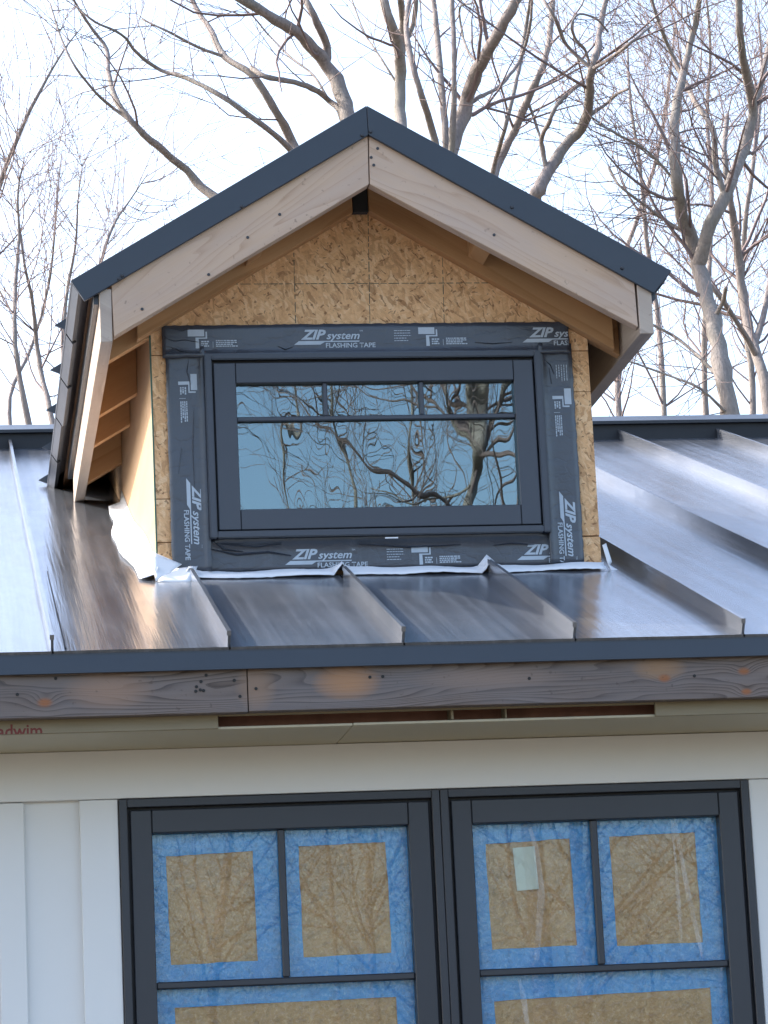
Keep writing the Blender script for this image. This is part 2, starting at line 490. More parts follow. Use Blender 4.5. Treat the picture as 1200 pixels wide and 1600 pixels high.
# ------------------------------------------------------------------ the house
SA = 0.3203
CA_, SA_, TA = cos(SA), sin(SA), math.tan(SA)
S = 0.406                       # seam spacing
RUN = 5.16                      # slope length of the roof
YR = RUN * CA_                  # ridge
YD = 1.143                      # dormer face
XL, XR = 0.322, 1.5417          # dormer side walls
YF = 0.893                      # front of the rake boards
YW = 0.40                       # house wall
KX0, KX1 = -9, 13
def RP(x, t, h=0.0):
    return Vector((x, t * CA_ - h * SA_, t * SA_ + h * CA_))

house = tag(empty('house', (0.9, 4.9, GROUND)), 'white house with dark metal roof and an unfinished gabled dormer', 'house')

# main roof deck, open under the dormer
def roof_deck():
    bm = bmesh.new()
    def slab(x0, x1, t0, t1):
        add_hexa(bm, [RP(x0, t0, -0.03), RP(x1, t0, -0.03), RP(x1, t1, -0.03), RP(x0, t1, -0.03), RP(x0, t0, -0.006), RP(x1, t0, -0.006), RP(x1, t1, -0.006), RP(x0, t1, -0.006)])
    xa, xb = KX0 * S, KX1 * S
    slab(xa, XL + 0.02, 0.03, RUN); slab(XR - 0.02, xb, 0.03, RUN); slab(XL + 0.02, XR - 0.02, 0.03, 1.24)
    # rear slope
    y1, y2 = YR, 2 * YR
    z1 = RUN * SA_
    add_hexa(bm, [(xa, y1 + 0.001, z1 - 0.03), (xb, y1 + 0.001, z1 - 0.03), (xb, y2, -0.03), (xa, y2, -0.03), (xa, y1 + 0.001, z1), (xb, y1 + 0.001, z1), (xb, y2, 0), (xa, y2, 0)])
    return from_bm('main_roof', bm, M['dark'], house)
roof = roof_deck()

def roof_panel(k):
    rnd = random.Random(100 + k)
    x0, x1 = k * S, (k + 1) * S
    t1 = RUN
    if k in (1, 2): t1 = (YD - 0.004) / CA_
    bm = bmesh.new()
    nx, nt = 12, max(6, int(t1 * 6))
    ph = [rnd.uniform(0, 6.28) for _ in range(6)]
    am = rnd.uniform(0.0004, 0.0010)
    def h(u, t):
        e = sin(pi * u)
        return e * am * (sin(t * 2.3 + ph[0]) + 0.6 * sin(t * 5.1 + ph[1] + 3 * u) + 0.5 * sin(u * 9 + ph[2] + 0.4 * t))
    g = []
    for j in range(nt + 1):
        t = t1 * j / nt
        g.append([bm.verts.new(RP(x0 + 0.003 + (S - 0.004) * i / nx, t - 0.004, h(i / nx, t))) for i in range(nx + 1)])
    for j in range(nt):
        for i in range(nx):
            bm.faces.new((g[j][i], g[j][i + 1], g[j + 1][i + 1], g[j + 1][i]))
    # hemmed eave lip
    for f in bm.faces: f.smooth = True
    top = [bm.verts.new(v.co + Vector((0, -0.0006, -0.0004))) for v in g[0]]
    lip = [bm.verts.new(v.co + Vector((0, 0.006, -0.010))) for v in g[0]]
    for i in range(nx):
        bm.faces.new((top[i + 1], top[i], lip[i], lip[i + 1]))
    # standing seam on the left edge: thin leg with a folded lock on top
    tt = t1 if k not in (1, 2, 3) else (1.075 + 0.02 * (k == 3))
    if k == 3: tt = (YD - 0.05) / CA_
    segs = [(0.0, tt)]
    if k == 3: segs = [(0.0, tt)]
    for (a, b) in segs:
        n = max(2, int((b - a) * 3))
        wob = [rnd.uniform(-0.0012, 0.0012) for _ in range(n + 1)]
        prof = [(-0.0035, -0.002), (-0.0030, 0.026), (-0.0055, 0.027), (-0.0055, 0.038), (0.0045, 0.038), (0.0045, 0.027), (0.0030, 0.026), (0.0035, -0.002)]
        rows = []
        for j in range(n + 1):
            t = a + (b - a) * j / n
            cut = 0.012 if j == 0 else 0.0
            rows.append([bm.verts.new(RP(x0 + px_ + wob[j] * (pz_ / 0.038), t - 0.004 + (cut if pz_ < 0.02 else 0.0), pz_)) for px_, pz_ in prof])
        for j in range(n):
            for i in range(len(prof) - 1):
                bm.faces.new((rows[j][i], rows[j][i + 1], rows[j + 1][i + 1], rows[j + 1][i]))
        bm.faces.new(rows[0]); bm.faces.new(rows[-1][::-1])
    return from_bm('roof_panel', bm, M['roof'], roof)
for k in range(KX0, KX1): roof_panel(k)

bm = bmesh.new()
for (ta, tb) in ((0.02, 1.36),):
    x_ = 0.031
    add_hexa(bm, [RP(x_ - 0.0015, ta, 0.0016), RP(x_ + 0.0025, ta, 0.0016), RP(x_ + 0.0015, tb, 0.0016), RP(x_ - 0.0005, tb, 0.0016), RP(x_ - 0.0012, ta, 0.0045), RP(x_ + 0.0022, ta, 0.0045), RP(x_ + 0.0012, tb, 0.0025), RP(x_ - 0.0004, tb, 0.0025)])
from_bm('dark_strip', bm, M['groove'], roof)  # thin black strip laid on the panel beside its seam
# ridge cap and eave trim
bm = bmesh.new()
zr = RUN * SA_
pts = [(YR - 0.140, zr - 0.060), (YR - 0.140, zr + 0.012), (YR - 0.172, zr + 0.010), (YR - 0.174, zr + 0.022), (YR, zr + 0.082), (YR + 0.17, zr + 0.022), (YR + 0.15, zr - 0.04)]
xa, xb = KX0 * S, KX1 * S
A_ = [bm.verts.new((xa, y, z)) for y, z in pts]; B_ = [bm.verts.new((xb, y, z)) for y, z in pts]
for i in range(len(pts)):
    j = (i + 1) % len(pts)
    bm.faces.new((A_[i], A_[j], B_[j], B_[i]))
bm.faces.new(A_[::-1]); bm.faces.new(B_)
from_bm('ridge_cap', bm, M['trim'], roof)
box('ridge_closure', xa, xb, YR - 0.153, YR - 0.141, zr - 0.062, zr + 0.010, M['groove'], roof)  # black colour carries the shadow under the cap's lip
bm = bmesh.new()
pts = [(0.012, -0.004), (0.000, -0.0075), (0.000, -0.0120), (-0.004, -0.0125), (-0.009, -0.0535), (-0.004, -0.0545), (0.004, -0.0450), (0.012, -0.0440)]
A_ = [bm.verts.new((xa, y, z)) for y, z in pts]; B_ = [bm.verts.new((xb, y, z)) for y, z in pts]
for i in range(len(pts)):
    j = (i + 1) % len(pts)
    bm.faces.new((A_[i], A_[j], B_[j], B_[i]))
bm.faces.new(A_[::-1]); bm.faces.new(B_)
from_bm('drip_edge', bm, M['trim'], roof)

# ---- weathered fascia boards along the eave
XJ = WX(387, 1080, 0.012)[0]
kn = [(*WX(x, y, 0.012), s) for x, y, s in ((1162, 1049, 0.0085), (1166, 1081, 0.0075), (1038, 1060, 0.009), (70, 1098, 0.010))]
pt = [(*WX(542, 1066, 0.012), 0.085, 0.045, (0.42, 0.22, 0.105)), (*WX(400, 1075, 0.012), 0.05, 0.06, (0.27, 0.18, 0.125)), (*WX(170, 1078, 0.012), 0.11, 0.05, (0.31, 0.20, 0.14)), (*WX(1030, 1045, 0.012), 0.07, 0.03, (0.33, 0.20, 0.11)), (*WX(760, 1060, 0.012), 0.20, 0.03, (0.25, 0.185, 0.15))]
M['weathered'] = mat_lumber('weathered_grey_lumber', (0.028, 0.020, 0.017), (0.125, 0.095, 0.080), (0.225, 0.180, 0.158), ring=260.0, knots=kn, grime=0.4, grey=(0.155, 0.15, 0.16), patches=pt, ringamt=0.8)
f1 = box('fascia_board', KX0 * S, XJ - 0.0012, 0.010, 0.048, -0.1515, -0.046, M['weathered'], house, 0.0012)
f2 = box('fascia_board', XJ + 0.0012, KX1 * S, 0.010, 0.048, -0.1500, -0.046, M['weathered'], house, 0.0012)
for fb, pts_ in ((f1, ((307, 1073), (306, 1080), (313, 1078), (314, 1065), (318, 1079), (366, 1063), (375, 1088), (27, 1085), (87, 1060), (322, 1055))), (f2, ((400, 1076), (578, 1058), (827, 1060), (1085, 1056), (598, 1057)))):
    for (x, y) in pts_:
        p = W(x, y, 0.010)
        bm = bmesh.new()
        bmesh.ops.create_cone(bm, cap_ends=True, segments=8, radius1=0.0042, radius2=0.0036, depth=0.003, matrix=Matrix.Translation((p.x, 0.0095, p.z)) @ Matrix.Rotation(pi / 2, 4, 'X'))
        from_bm('nail_hole', bm, M['dark'], fb)

# ---- soffit, with a stretch left open
zs = -0.163                                         # wall top reference; the soffit hangs at -0.183
zso = -0.183
xo0, xo1 = WX(341, 1130, 0.049)[0], WX(1024, 1110, 0.049)[0]
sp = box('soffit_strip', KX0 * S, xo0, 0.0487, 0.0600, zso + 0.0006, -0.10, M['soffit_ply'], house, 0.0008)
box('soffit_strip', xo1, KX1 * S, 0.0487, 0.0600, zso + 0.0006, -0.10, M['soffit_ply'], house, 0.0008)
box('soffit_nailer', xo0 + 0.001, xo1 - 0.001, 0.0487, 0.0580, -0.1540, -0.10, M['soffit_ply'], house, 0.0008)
xj2 = WX(549, 1150, 0.1)[0]
box('soffit_board', KX0 * S, xj2 - 0.001, 0.0610, YW + 0.01, zso, zso + 0.006, M['soffit'], house, 0.001)
box('soffit_board', xj2 + 0.001, KX1 * S, 0.0610, YW + 0.01, zso + 0.0006, zso + 0.0066, M['soffit'], house, 0.001)
box('cavity_back', KX0 * S, KX1 * S, 0.120, 0.124, zso + 0.0075, 0.03, M['cavity'], house)
for px_, w_ in ((706, 0.003), (790, 0.0015)):
    x = WX(px_, 1120, 0.07)[0]
    box('rafter_end', x - w_, x + w_, 0.0605 + 0.01 * (px_ % 2), 0.119, zso + 0.0075, -0.10, M['soffit_ply'], house, 0.001)

# ---- house walls
YT = YW - 0.020                                     # face of the trim boards
zfr = WX(184, 1249, YT)[1]                          # underside of the frieze, top of the window
wx0, wx1 = WX(185, 1250, YT)[0], WX(1168, 1220, YT)[0]
bm = bmesh.new()
add_box(bm, KX0 * S + 0.2, wx0, YW, YW + 0.12, GROUND + 0.01, zso - 0.001)
add_box(bm, wx1, KX1 * S - 0.2, YW, YW + 0.12, GROUND + 0.01, zso - 0.001)
add_box(bm, wx0, wx1, YW, YW + 0.12, zfr, zso - 0.001)
add_box(bm, wx0, wx1, YW, YW + 0.12, GROUND + 0.01, zfr - 1.62)
wall = from_bm('wall', bm, M['white'], house)
box('side_wall', KX0 * S + 0.2, KX0 * S + 0.32, YW + 0.121, 2 * YR - 0.4, GROUND + 0.01, 0.05, M['white'], house)
box('side_wall', KX1 * S - 0.32, KX1 * S - 0.2, YW + 0.121, 2 * YR - 0.4, GROUND + 0.01, 0.05, M['white'], house)
box('rear_wall', KX0 * S + 0.2, KX1 * S - 0.2, 2 * YR - 0.399, 2 * YR - 0.28, GROUND + 0.01, 0.0, M['white'], house)
for xg in (KX0 * S + 0.2, KX1 * S - 0.32):
    bm = bmesh.new()
    q = [(YW + 0.12, 0.051), (2 * YR - 0.4, 0.051), (YR, zr - 0.05)]
    a = [bm.verts.new((xg, y, z)) for y, z in q]; b = [bm.verts.new((xg + 0.12, y, z)) for y, z in q]
    bm.faces.new(a); bm.faces.new(b[::-1])
    for i in range(3): bm.faces.new((a[i], b[i], b[(i + 1) % 3], a[(i + 1) % 3]))
    from_bm('gable_wall', bm, M['white'], house)
xc0 = WX(125, 1300, YT)[0]
xb0 = WX(38, 1300, YW - 0.012)[0]
box('frieze_board', KX0 * S + 0.2, KX1 * S - 0.2, YT - 0.002, YW - 0.0005, zfr + 0.0015, zso - 0.0006, M['white'], wall, 0.0015)
box('window_casing', xc0, wx0 - 0.002, YT, YW - 0.0005, GROUND + 0.3, zfr, M['white'], wall, 0.0015)
box('window_casing', wx1 + 0.002, wx1 + 0.002 + (wx0 - xc0), YT, YW - 0.0005, GROUND + 0.3, zfr, M['white'], wall, 0.0015)
bw = 0.064
for i in range(9):
    xb_ = xb0 - bw - i * 0.30
    if xb_ > KX0 * S + 0.25: box('batten', xb_, xb_ + bw, YW - 0.014, YW - 0.0005, GROUND + 0.3, zfr, M['white'], wall, 0.002)
    xb_ = wx1 + 0.40 + i * 0.30
    if xb_ < KX1 * S - 0.35: box('batten', xb_, xb_ + bw, YW - 0.014, YW - 0.0005, GROUND + 0.3, zfr, M['white'], wall, 0.002)

def frame_bm(bm, x0, x1, z0, z1, w, y0, y1, wt=None, wb=None):
    """four bars butted at the corners"""
    wt = wt or w; wb = wb or w
    add_box(bm, x0, x0 + w, y0, y1, z0, z1)
    add_box(bm, x1 - w, x1, y0, y1, z0, z1)
    add_box(bm, x0 + w, x1 - w, y0 + 0.0004, y1, z1 - wt, z1)
    add_box(bm, x0 + w, x1 - w, y0 + 0.0004, y1, z0, z0 + wb)

# ---- pair of tall casement windows below the eave
zw0 = zfr - 1.62
xm0, xm1 = WX(683, 1240, YT)[0], WX(690, 1240, YT)[0]
def casement(x0, x1, gl, gr, gt, vx, hz, names):
    bm = bmesh.new()
    frame_bm(bm, x0, x1, zw0, zfr - 0.001, 0.020, YT - 0.006, YW + 0.10)
    bevel(bm, 0.0015)
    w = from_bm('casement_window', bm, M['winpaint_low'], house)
    # inner step of the frame
    bm = bmesh.new()
    frame_bm(bm, x0 + 0.0205, x1 - 0.0205, zw0 + 0.0205, zfr - 0.0215, 0.006, YT + 0.012, YW + 0.09)
    from_bm('gasket', bm, M['groove'], w)
    bm = bmesh.new()
    a0, a1, b0, b1 = x0 + 0.027, x1 - 0.027, zw0 + 0.027, zfr - 0.028
    frame_bm(bm, a0, a1, b0, b1, gl - a0, YT + 0.001, YW + 0.05, b1 - gt, gl - a0)
    bevel(bm, 0.002)
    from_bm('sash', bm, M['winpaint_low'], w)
    # rail joints on the sash face
    gb = b0 + (gl - a0)
    for xx in (gl - 0.0006, a1 - (gl - a0) - 0.0006):
        box('sash_joint', xx, xx + 0.0007, YT + 0.0004, YT + 0.004, gt + 0.002, b1 - 0.002, M['groove'], w)
    gr_ = a1 - (gl - a0)
    mw = 0.0085
    yg = YT + 0.030
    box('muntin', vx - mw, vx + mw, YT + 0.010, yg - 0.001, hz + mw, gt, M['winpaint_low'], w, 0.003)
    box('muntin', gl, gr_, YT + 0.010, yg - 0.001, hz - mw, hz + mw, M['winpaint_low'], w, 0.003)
    lites = [(gl, vx - mw, hz + mw, gt), (vx + mw, gr_, hz + mw, gt), (gl, gr_, gb, hz - mw)]
    for li in lites:
        box('pane', li[0] - 0.004, li[1] + 0.004, yg, yg + 0.004, li[2] - 0.004, li[3] + 0.004, M['glass_low'], w)
        # loose clear film stuck over the pane
        rnd = random.Random(int(li[0] * 1000) + int(li[3] * 1000))
        bm = bmesh.new()
        n = 14
        g = []
        for j in range(n + 1):
            g.append([bm.verts.new((li[0] + 0.001 + (li[1] - li[0] - 0.002) * i / n, yg - 0.003 - (rnd.uniform(0, 0.0015) if 0 < i < n and 0 < j < n else 0.0), li[2] + 0.001 + (li[3] - li[2] - 0.002) * j / n)) for i in range(n + 1)])
        for j in range(n):
            for i in range(n): bm.faces.new((g[j][i], g[j][i + 1], g[j + 1][i + 1], g[j + 1][i]))
        from_bm('protective_film', bm, M['film'], w, True)
    # kraft paper masked with blue tape behind each pane
    for li, (label, ins, tilt) in zip(lites, names):
        x0_, x1_, z0_, z1_ = li
        yp = yg + 0.010
        root = tag(empty('masking_paper', ((x0_ + x1_) / 2, yp, z0_)), label, 'masking paper', 'taped paper sheets behind the casement panes')
        il, ir, ib, it = ins
        e = 0.006
        bm = bmesh.new()
        n = 12
        rnd = random.Random(int(x0_ * 991))
        g = [[bm.verts.new((x0_ + il * 0.4 + (x1_ - x0_ - (il + ir) * 0.4) * i / n, yp + 0.004 + rnd.uniform(-0.002, 0.002), z0_ + ib * 0.4 + (z1_ - z0_ - (ib + it) * 0.4) * j / n)) for i in range(n + 1)] for j in range(n + 1)]
        for j in range(n):
            for i in range(n): bm.faces.new((g[j][i], g[j][i + 1], g[j + 1][i + 1], g[j + 1][i]))
        from_bm('paper', bm, M['kraft'], root, True)
        def strip(q):
            bm = bmesh.new()
            rq = random.Random(int(q[0][0] * 7919) + int(q[2][1] * 6007))
            qq = []
            for c_ in range(4):
                (xa_, za_), (xb_, zb2) = q[c_], q[(c_ + 1) % 4]
                for k_ in range(14):
                    f_ = k_ / 14
                    qq.append((xa_ + (xb_ - xa_) * f_ + rq.uniform(-0.0011, 0.0011), za_ + (zb2 - za_) * f_ + rq.uniform(-0.0011, 0.0011)))
            q = qq
            a = [bm.verts.new((x, yp, z)) for x, z in q]
            b = [bm.verts.new((x, yp + 0.0006, z)) for x, z in q]
            bm.faces.new(a); bm.faces.new(b[::-1])
            for i in range(len(q)): bm.faces.new((a[i], b[i], b[(i + 1) % len(q)], a[(i + 1) % len(q)]))
            return bm
        t_ = tilt
        from_bm('tape_strip', strip([(x0_ - e, z1_ + e), (x1_ + e, z1_ + e), (x1_ + e, z1_ - it + t_), (x0_ - e, z1_ - it - t_)]), M['blue'], root)
        from_bm('tape_strip', strip([(x0_ - e, z0_ - e), (x1_ + e, z0_ - e), (x1_ + e, z0_ + ib + t_), (x0_ - e, z0_ + ib)]), M['blue'], root)
        yp += 0.0012
        from_bm('tape_strip', strip([(x0_ - e, z0_), (x0_ + il, z0_), (x0_ + il - t_, z1_), (x0_ - e, z1_)]), M['blue'], root)
        from_bm('tape_strip', strip([(x1_ + e, z0_), (x1_ - ir, z0_), (x1_ - ir - t_, z1_), (x1_ + e, z1_)]), M['blue'], root)
    return w, yg
gtl = WX(237, 1303, YT + 0.02)
gtr = WX(736, 1288, YT + 0.02)
vx1 = WX(439, 1300, YT + 0.015)[0]
vx2 = WX(927, 1285, YT + 0.015)[0]
hz1 = WX(440, 1533, YT + 0.015)[1]
u = 1 / 640.0
casement(wx0, (xm0 + xm1) / 2 - 0.0006, gtl[0], None, gtl[1], vx1, hz1, [
    ('brown paper behind the upper left pane of the left casement, wide blue tape', (24 * u, 36 * u, 26 * u, 32 * u), 0.004),
    ('brown paper behind the upper right pane of the left casement', (24 * u, 32 * u, 30 * u, 24 * u), 0.003),
    ('wide brown paper behind the large lower pane of the left casement', (30 * u, 26 * u, 30 * u, 26 * u), 0.003)])
w2_, YG2 = casement((xm0 + xm1) / 2 + 0.0006, wx1, gtr[0], None, gtr[1], vx2, hz1, [
    ('brown paper with a pale note on it behind the right casement', (26 * u, 28 * u, 30 * u, 28 * u), 0.005),
    ('brown paper behind the upper right pane of the right casement', (24 * u, 34 * u, 28 * u, 24 * u), 0.003),
    ('wide brown paper behind the large lower pane of the right casement', (28 * u, 24 * u, 30 * u, 34 * u), 0.006)])
nb = [WX(x, y, YG2 + 0.0065) for x, y in ((801, 1325), (835, 1322), (842, 1389), (808, 1392))]
o = prism('paper_note', nb, YG2 + 0.006, YG2 + 0.0066, M['note'])
def film_fold(px):
    bm = bmesh.new()
    y = YG2 - 0.0055
    a = [W(x, yy, y) for x, yy, w in px]
    L_ = [bm.verts.new(q + Vector((-w * u * 0.5, 0, 0))) for q, (x, yy, w) in zip(a, px)]
    R_ = [bm.verts.new(q + Vector((w * u * 0.5, 0, 0))) for q, (x, yy, w) in zip(a, px)]
    C_ = [bm.verts.new(q + Vector((0, -0.0022, 0))) for q in a]
    for i in range(len(px) - 1):
        bm.faces.new((L_[i], C_[i], C_[i + 1], L_[i + 1])); bm.faces.new((C_[i], R_[i], R_[i + 1], C_[i + 1]))
    from_bm('film_fold', bm, M['fold'], w2_)
film_fold([(1053, 1284, 9), (1063, 1330, 6), (1076, 1400, 8), (1092, 1470, 7), (1097, 1495, 3)])
film_fold([(1049, 1288, 4), (1055, 1340, 3), (1060, 1410, 7), (1066, 1480, 3)])
film_fold([(828, 1292, 6), (838, 1330, 9), (846, 1400, 12), (838, 1500, 8)])
film_fold([(812, 1530, 5), (818, 1560, 9), (824, 1600, 7)])
tag(o, 'small pale blank note on the brown paper in the right casement', 'note')

# ------------------------------------------------------------------ the dormer
# metal rake line and board outlines, measured on the rake plane
apT, tlT, trT = Vector(WX(572, 167, YF)), Vector(WX(110, 440, YF)), Vector(WX(1048, 425, YF))
apB, tlB, trB = Vector(WX(575, 213, YF)), Vector(WX(132, 472, YF)), Vector(WX(1020, 460, YF))
XA = apT.x

def roofz(x, drop=0.0):
    """height of the dormer's metal surface over x, less a vertical drop"""
    if x <= XA: return apT.y + (x - XA) * (apT.y - tlT.y) / (XA - tlT.x) - drop
    return apT.y - (x - XA) * (apT.y - trT.y) / (trT.x - XA) - drop

# wall core and the sheathing pieces on its face
dw = bmesh.new()
def side_wall(bm, x0, x1):
    y0, y1 = YD + 0.0125, 3.6
    ztop = min(roofz(x0), roofz(x1)) - 0.075
    q = [(y0, y0 * TA + 0.002), (y1, y1 * TA + 0.002), (y1, max(ztop, y1 * TA + 0.02)), (y0, ztop)]
    a = [bm.verts.new((x0, y, z)) for y, z in q]; b = [bm.verts.new((x1, y, z)) for y, z in q]
    bm.faces.new(a); bm.faces.new(b[::-1])
    for i in range(4): bm.faces.new((a[i], b[i], b[(i + 1) % 4], a[(i + 1) % 4]))
side_wall(dw, XL, XL + 0.10)
side_wall(dw, XR - 0.10, XR)
dormer_wall = from_bm('dormer_wall', dw, M['ply'], house)
bm = bmesh.new()
zb_ = YD * TA
wgl, wgr, wgt, wgb = 0.4658 + 0.02, 1.4002 - 0.02, 0.9893 - 0.02, 0.477 + 0.02
add_prism(bm, [(XL + 0.101, zb_), (wgl, zb_), (wgl, wgt), (XL + 0.101, wgt)], YD + 0.0125, YD + 0.10)
add_prism(bm, [(wgr, zb_), (XR - 0.101, zb_), (XR - 0.101, wgt), (wgr, wgt)], YD + 0.0125, YD + 0.10)
add_prism(bm, [(wgl, zb_), (wgr, zb_), (wgr, wgb), (wgl, wgb)], YD + 0.0125, YD + 0.10)
add_prism(bm, [(XL + 0.101, wgt + 0.001), (XR - 0.101, wgt + 0.001), (XR - 0.101, roofz(XR - 0.1, 0.09)), (XA, roofz(XA, 0.09)), (XL + 0.101, roofz(XL + 0.1, 0.09))], YD + 0.0125, YD + 0.10)
from_bm('framing', bm, M['ply'], dormer_wall)

T_ = 0.0115
zj = 0.996
def sheath(pts): return prism('sheathing_panel', pts, YD, YD + T_, M['osb'], dormer_wall, 0.0008)
gp = 0.0011
sheath([(XL, zj + gp), (wgl - 0.02, zj + gp), (XR, zj + gp), (XR, roofz(XR, 0.075)), (XA, roofz(XA, 0.075)), (XL, roofz(XL, 0.075))])
zl1, zl2 = WX(240, 780, YD)[1], WX(243, 848, YD)[1]
zr1, zr2 = WX(925, 612, YD)[1], WX(930, 838, YD)[1]
xin = wgl + 0.004
zbase = zb_ + 0.012
sheath([(XL, zl1 + gp), (xin, zl1 + gp), (xin, zj - gp), (XL, zj - gp)])
sheath([(XL, zl2 + gp), (xin, zl2 + gp), (xin, zl1 - gp), (XL, zl1 - gp)])
sheath([(XL + 0.002, zbase), (xin, zbase), (xin, zl2 - gp), (XL + 0.002, zl2 - gp)])
xin = wgr - 0.004
sheath([(xin, zr1 + gp), (XR, zr1 + gp), (XR, zj - gp), (xin, zj - gp)])
sheath([(xin, zr2 + 2.5 * gp), (XR, zr2 + 2.5 * gp), (XR, zr1 - gp * 0.3), (xin, zr1 - gp * 0.3)])
sheath([(xin, zbase), (XR + 0.001, zbase), (XR + 0.001, zr2 - gp), (xin, zr2 - gp)])
sheath([(wgl + 0.005, zbase), (wgr - 0.005, zbase), (wgr - 0.005, wgb - 0.001), (wgl + 0.005, wgb - 0.001)])
# printed nailing grid, dashed
rnd = random.Random(5)
def dashes(x0, z0, x1, z1):
    bm = bmesh.new()
    L = math.hypot(x1 - x0, z1 - z0); s = 0.0
    while s < L - 0.01:
        d = rnd.uniform(0.010, 0.03)
        e = min(L, s + d)
        hw_ = rnd.uniform(0.0007, 0.0012)
        ax, az = x0 + (x1 - x0) * s / L, z0 + (z1 - z0) * s / L
        bx, bz = x0 + (x1 - x0) * e / L, z0 + (z1 - z0) * e / L
        ox, oz = (hw_, 0) if abs(x1 - x0) < abs(z1 - z0) else (0, hw_)
        vv = [bm.verts.new(p) for p in ((ax - ox, YD - 0.0006, az - oz), (bx - ox, YD - 0.0006, bz - oz), (bx + ox, YD - 0.0006, bz + oz), (ax + ox, YD - 0.0006, az + oz))]
        bm.faces.new(vv)
        s = e + rnd.uniform(0.002, 0.010)
    from_bm('printed_line', bm, M['green_line'], dormer_wall)
zt_ = WX(575, 505, YD)[1]
for (px_, ptop) in ((459, 395), (575, 335), (691, 395)):
    a = WX(px_, ptop, YD); b = WX(px_ + 3, 505, YD)
    dashes(b[0], b[1], a[0], a[1])
a = WX(365, 444, YD); b = WX(778, 442, YD)
dashes(a[0], a[1], b[0], b[1])
# green coated edge at the left corner and the green offcut under the rake
box('green_edge', XL - 0.0022, XL + 0.0022, YD - 0.0008, YD + 0.012, zb_ + 0.03, WX(237, 524, YD)[1], M['green'], dormer_wall, 0.0006)
prism_px('green_offcut', [(234, 498), (270, 498), (252, 508), (234, 520)], YD - 0.004, 0.0036, M['green'], dormer_wall)

# ---- rake, fascia and rafters
M['rakewood'] = mat_lumber('new_rake_lumber_left', (0.37, 0.225, 0.135), (0.52, 0.36, 0.245), (0.59, 0.43, 0.31), ring=110.0, ringamt=0.55, grey=(0.44, 0.345, 0.30), slope=0.534, grime=0.4, knots=())
M['rakewood_r'] = mat_lumber('new_rake_lumber_right', (0.37, 0.23, 0.14), (0.52, 0.365, 0.255), (0.59, 0.435, 0.32), ring=120.0, ringamt=0.55, grey=(0.44, 0.355, 0.315), slope=-0.534, grime=0.3)
M['fasciawood'] = mat_lumber('eave_fascia_lumber', (0.31, 0.25, 0.20), (0.42, 0.34, 0.28), (0.52, 0.44, 0.36), axis=1, ring=24.0, grime=0.3)
M['rafterwood'] = mat_lumber('fresh_rafter_lumber', (0.34, 0.17, 0.07), (0.47, 0.255, 0.115), (0.55, 0.33, 0.165), ring=22.0, slope=0.534)
M['rafterwood_r'] = mat_lumber('fresh_rafter_lumber_right', (0.34, 0.17, 0.07), (0.47, 0.255, 0.115), (0.55, 0.33, 0.165), ring=22.0, slope=-0.534)
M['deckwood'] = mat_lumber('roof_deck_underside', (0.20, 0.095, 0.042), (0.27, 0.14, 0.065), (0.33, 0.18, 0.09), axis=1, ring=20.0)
def rake_board(px, mat):
    o = prism('rake_board', [WX(x, y, YF) for x, y in px], YF, YF + 0.038, mat, house, 0.0015)
    return o
rb1 = rake_board([(574.3, 196), (576.3, 288), (178, 526), (174, 444)], M['rakewood'])
rb2 = rake_board([(576.0, 196), (990, 428), (997, 511), (578.0, 288)], M['rakewood_r'])
for rb, pts_ in ((rb1, ((437, 335), (387, 371), (326, 429), (222, 483))), (rb2, ((580, 246), (584, 258), (590, 232), (772, 367)))):
    for (x, y) in pts_:
        p = W(x, y, YF)
        bm = bmesh.new()
        bmesh.ops.create_cone(bm, cap_ends=True, segments=8, radius1=0.0048, radius2=0.004, depth=0.003, matrix=Matrix.Translation((p.x, YF - 0.0004, p.z)) @ Matrix.Rotation(pi / 2, 4, 'X'))
        from_bm('nail_head', bm, M['screw'], rb)
fl0, fl1 = WX(155, 470, YF)[0], WX(174.5, 470, YF)[0] - 0.0006
fr0, fr1 = WX(996, 470, YF)[0] + 0.0012, WX(1018, 470, YF)[0] + 0.001
box('eave_fascia', fl0, fl1, YF - 0.001, 2.97, 0.968, roofz(fl0, 0.066), M['fasciawood'], house, 0.0018)
box('eave_fascia', fr0, fr1, YF - 0.001, 3.0, 0.976, roofz(fr1, 0.060), M['fasciawood'], house, 0.0018)

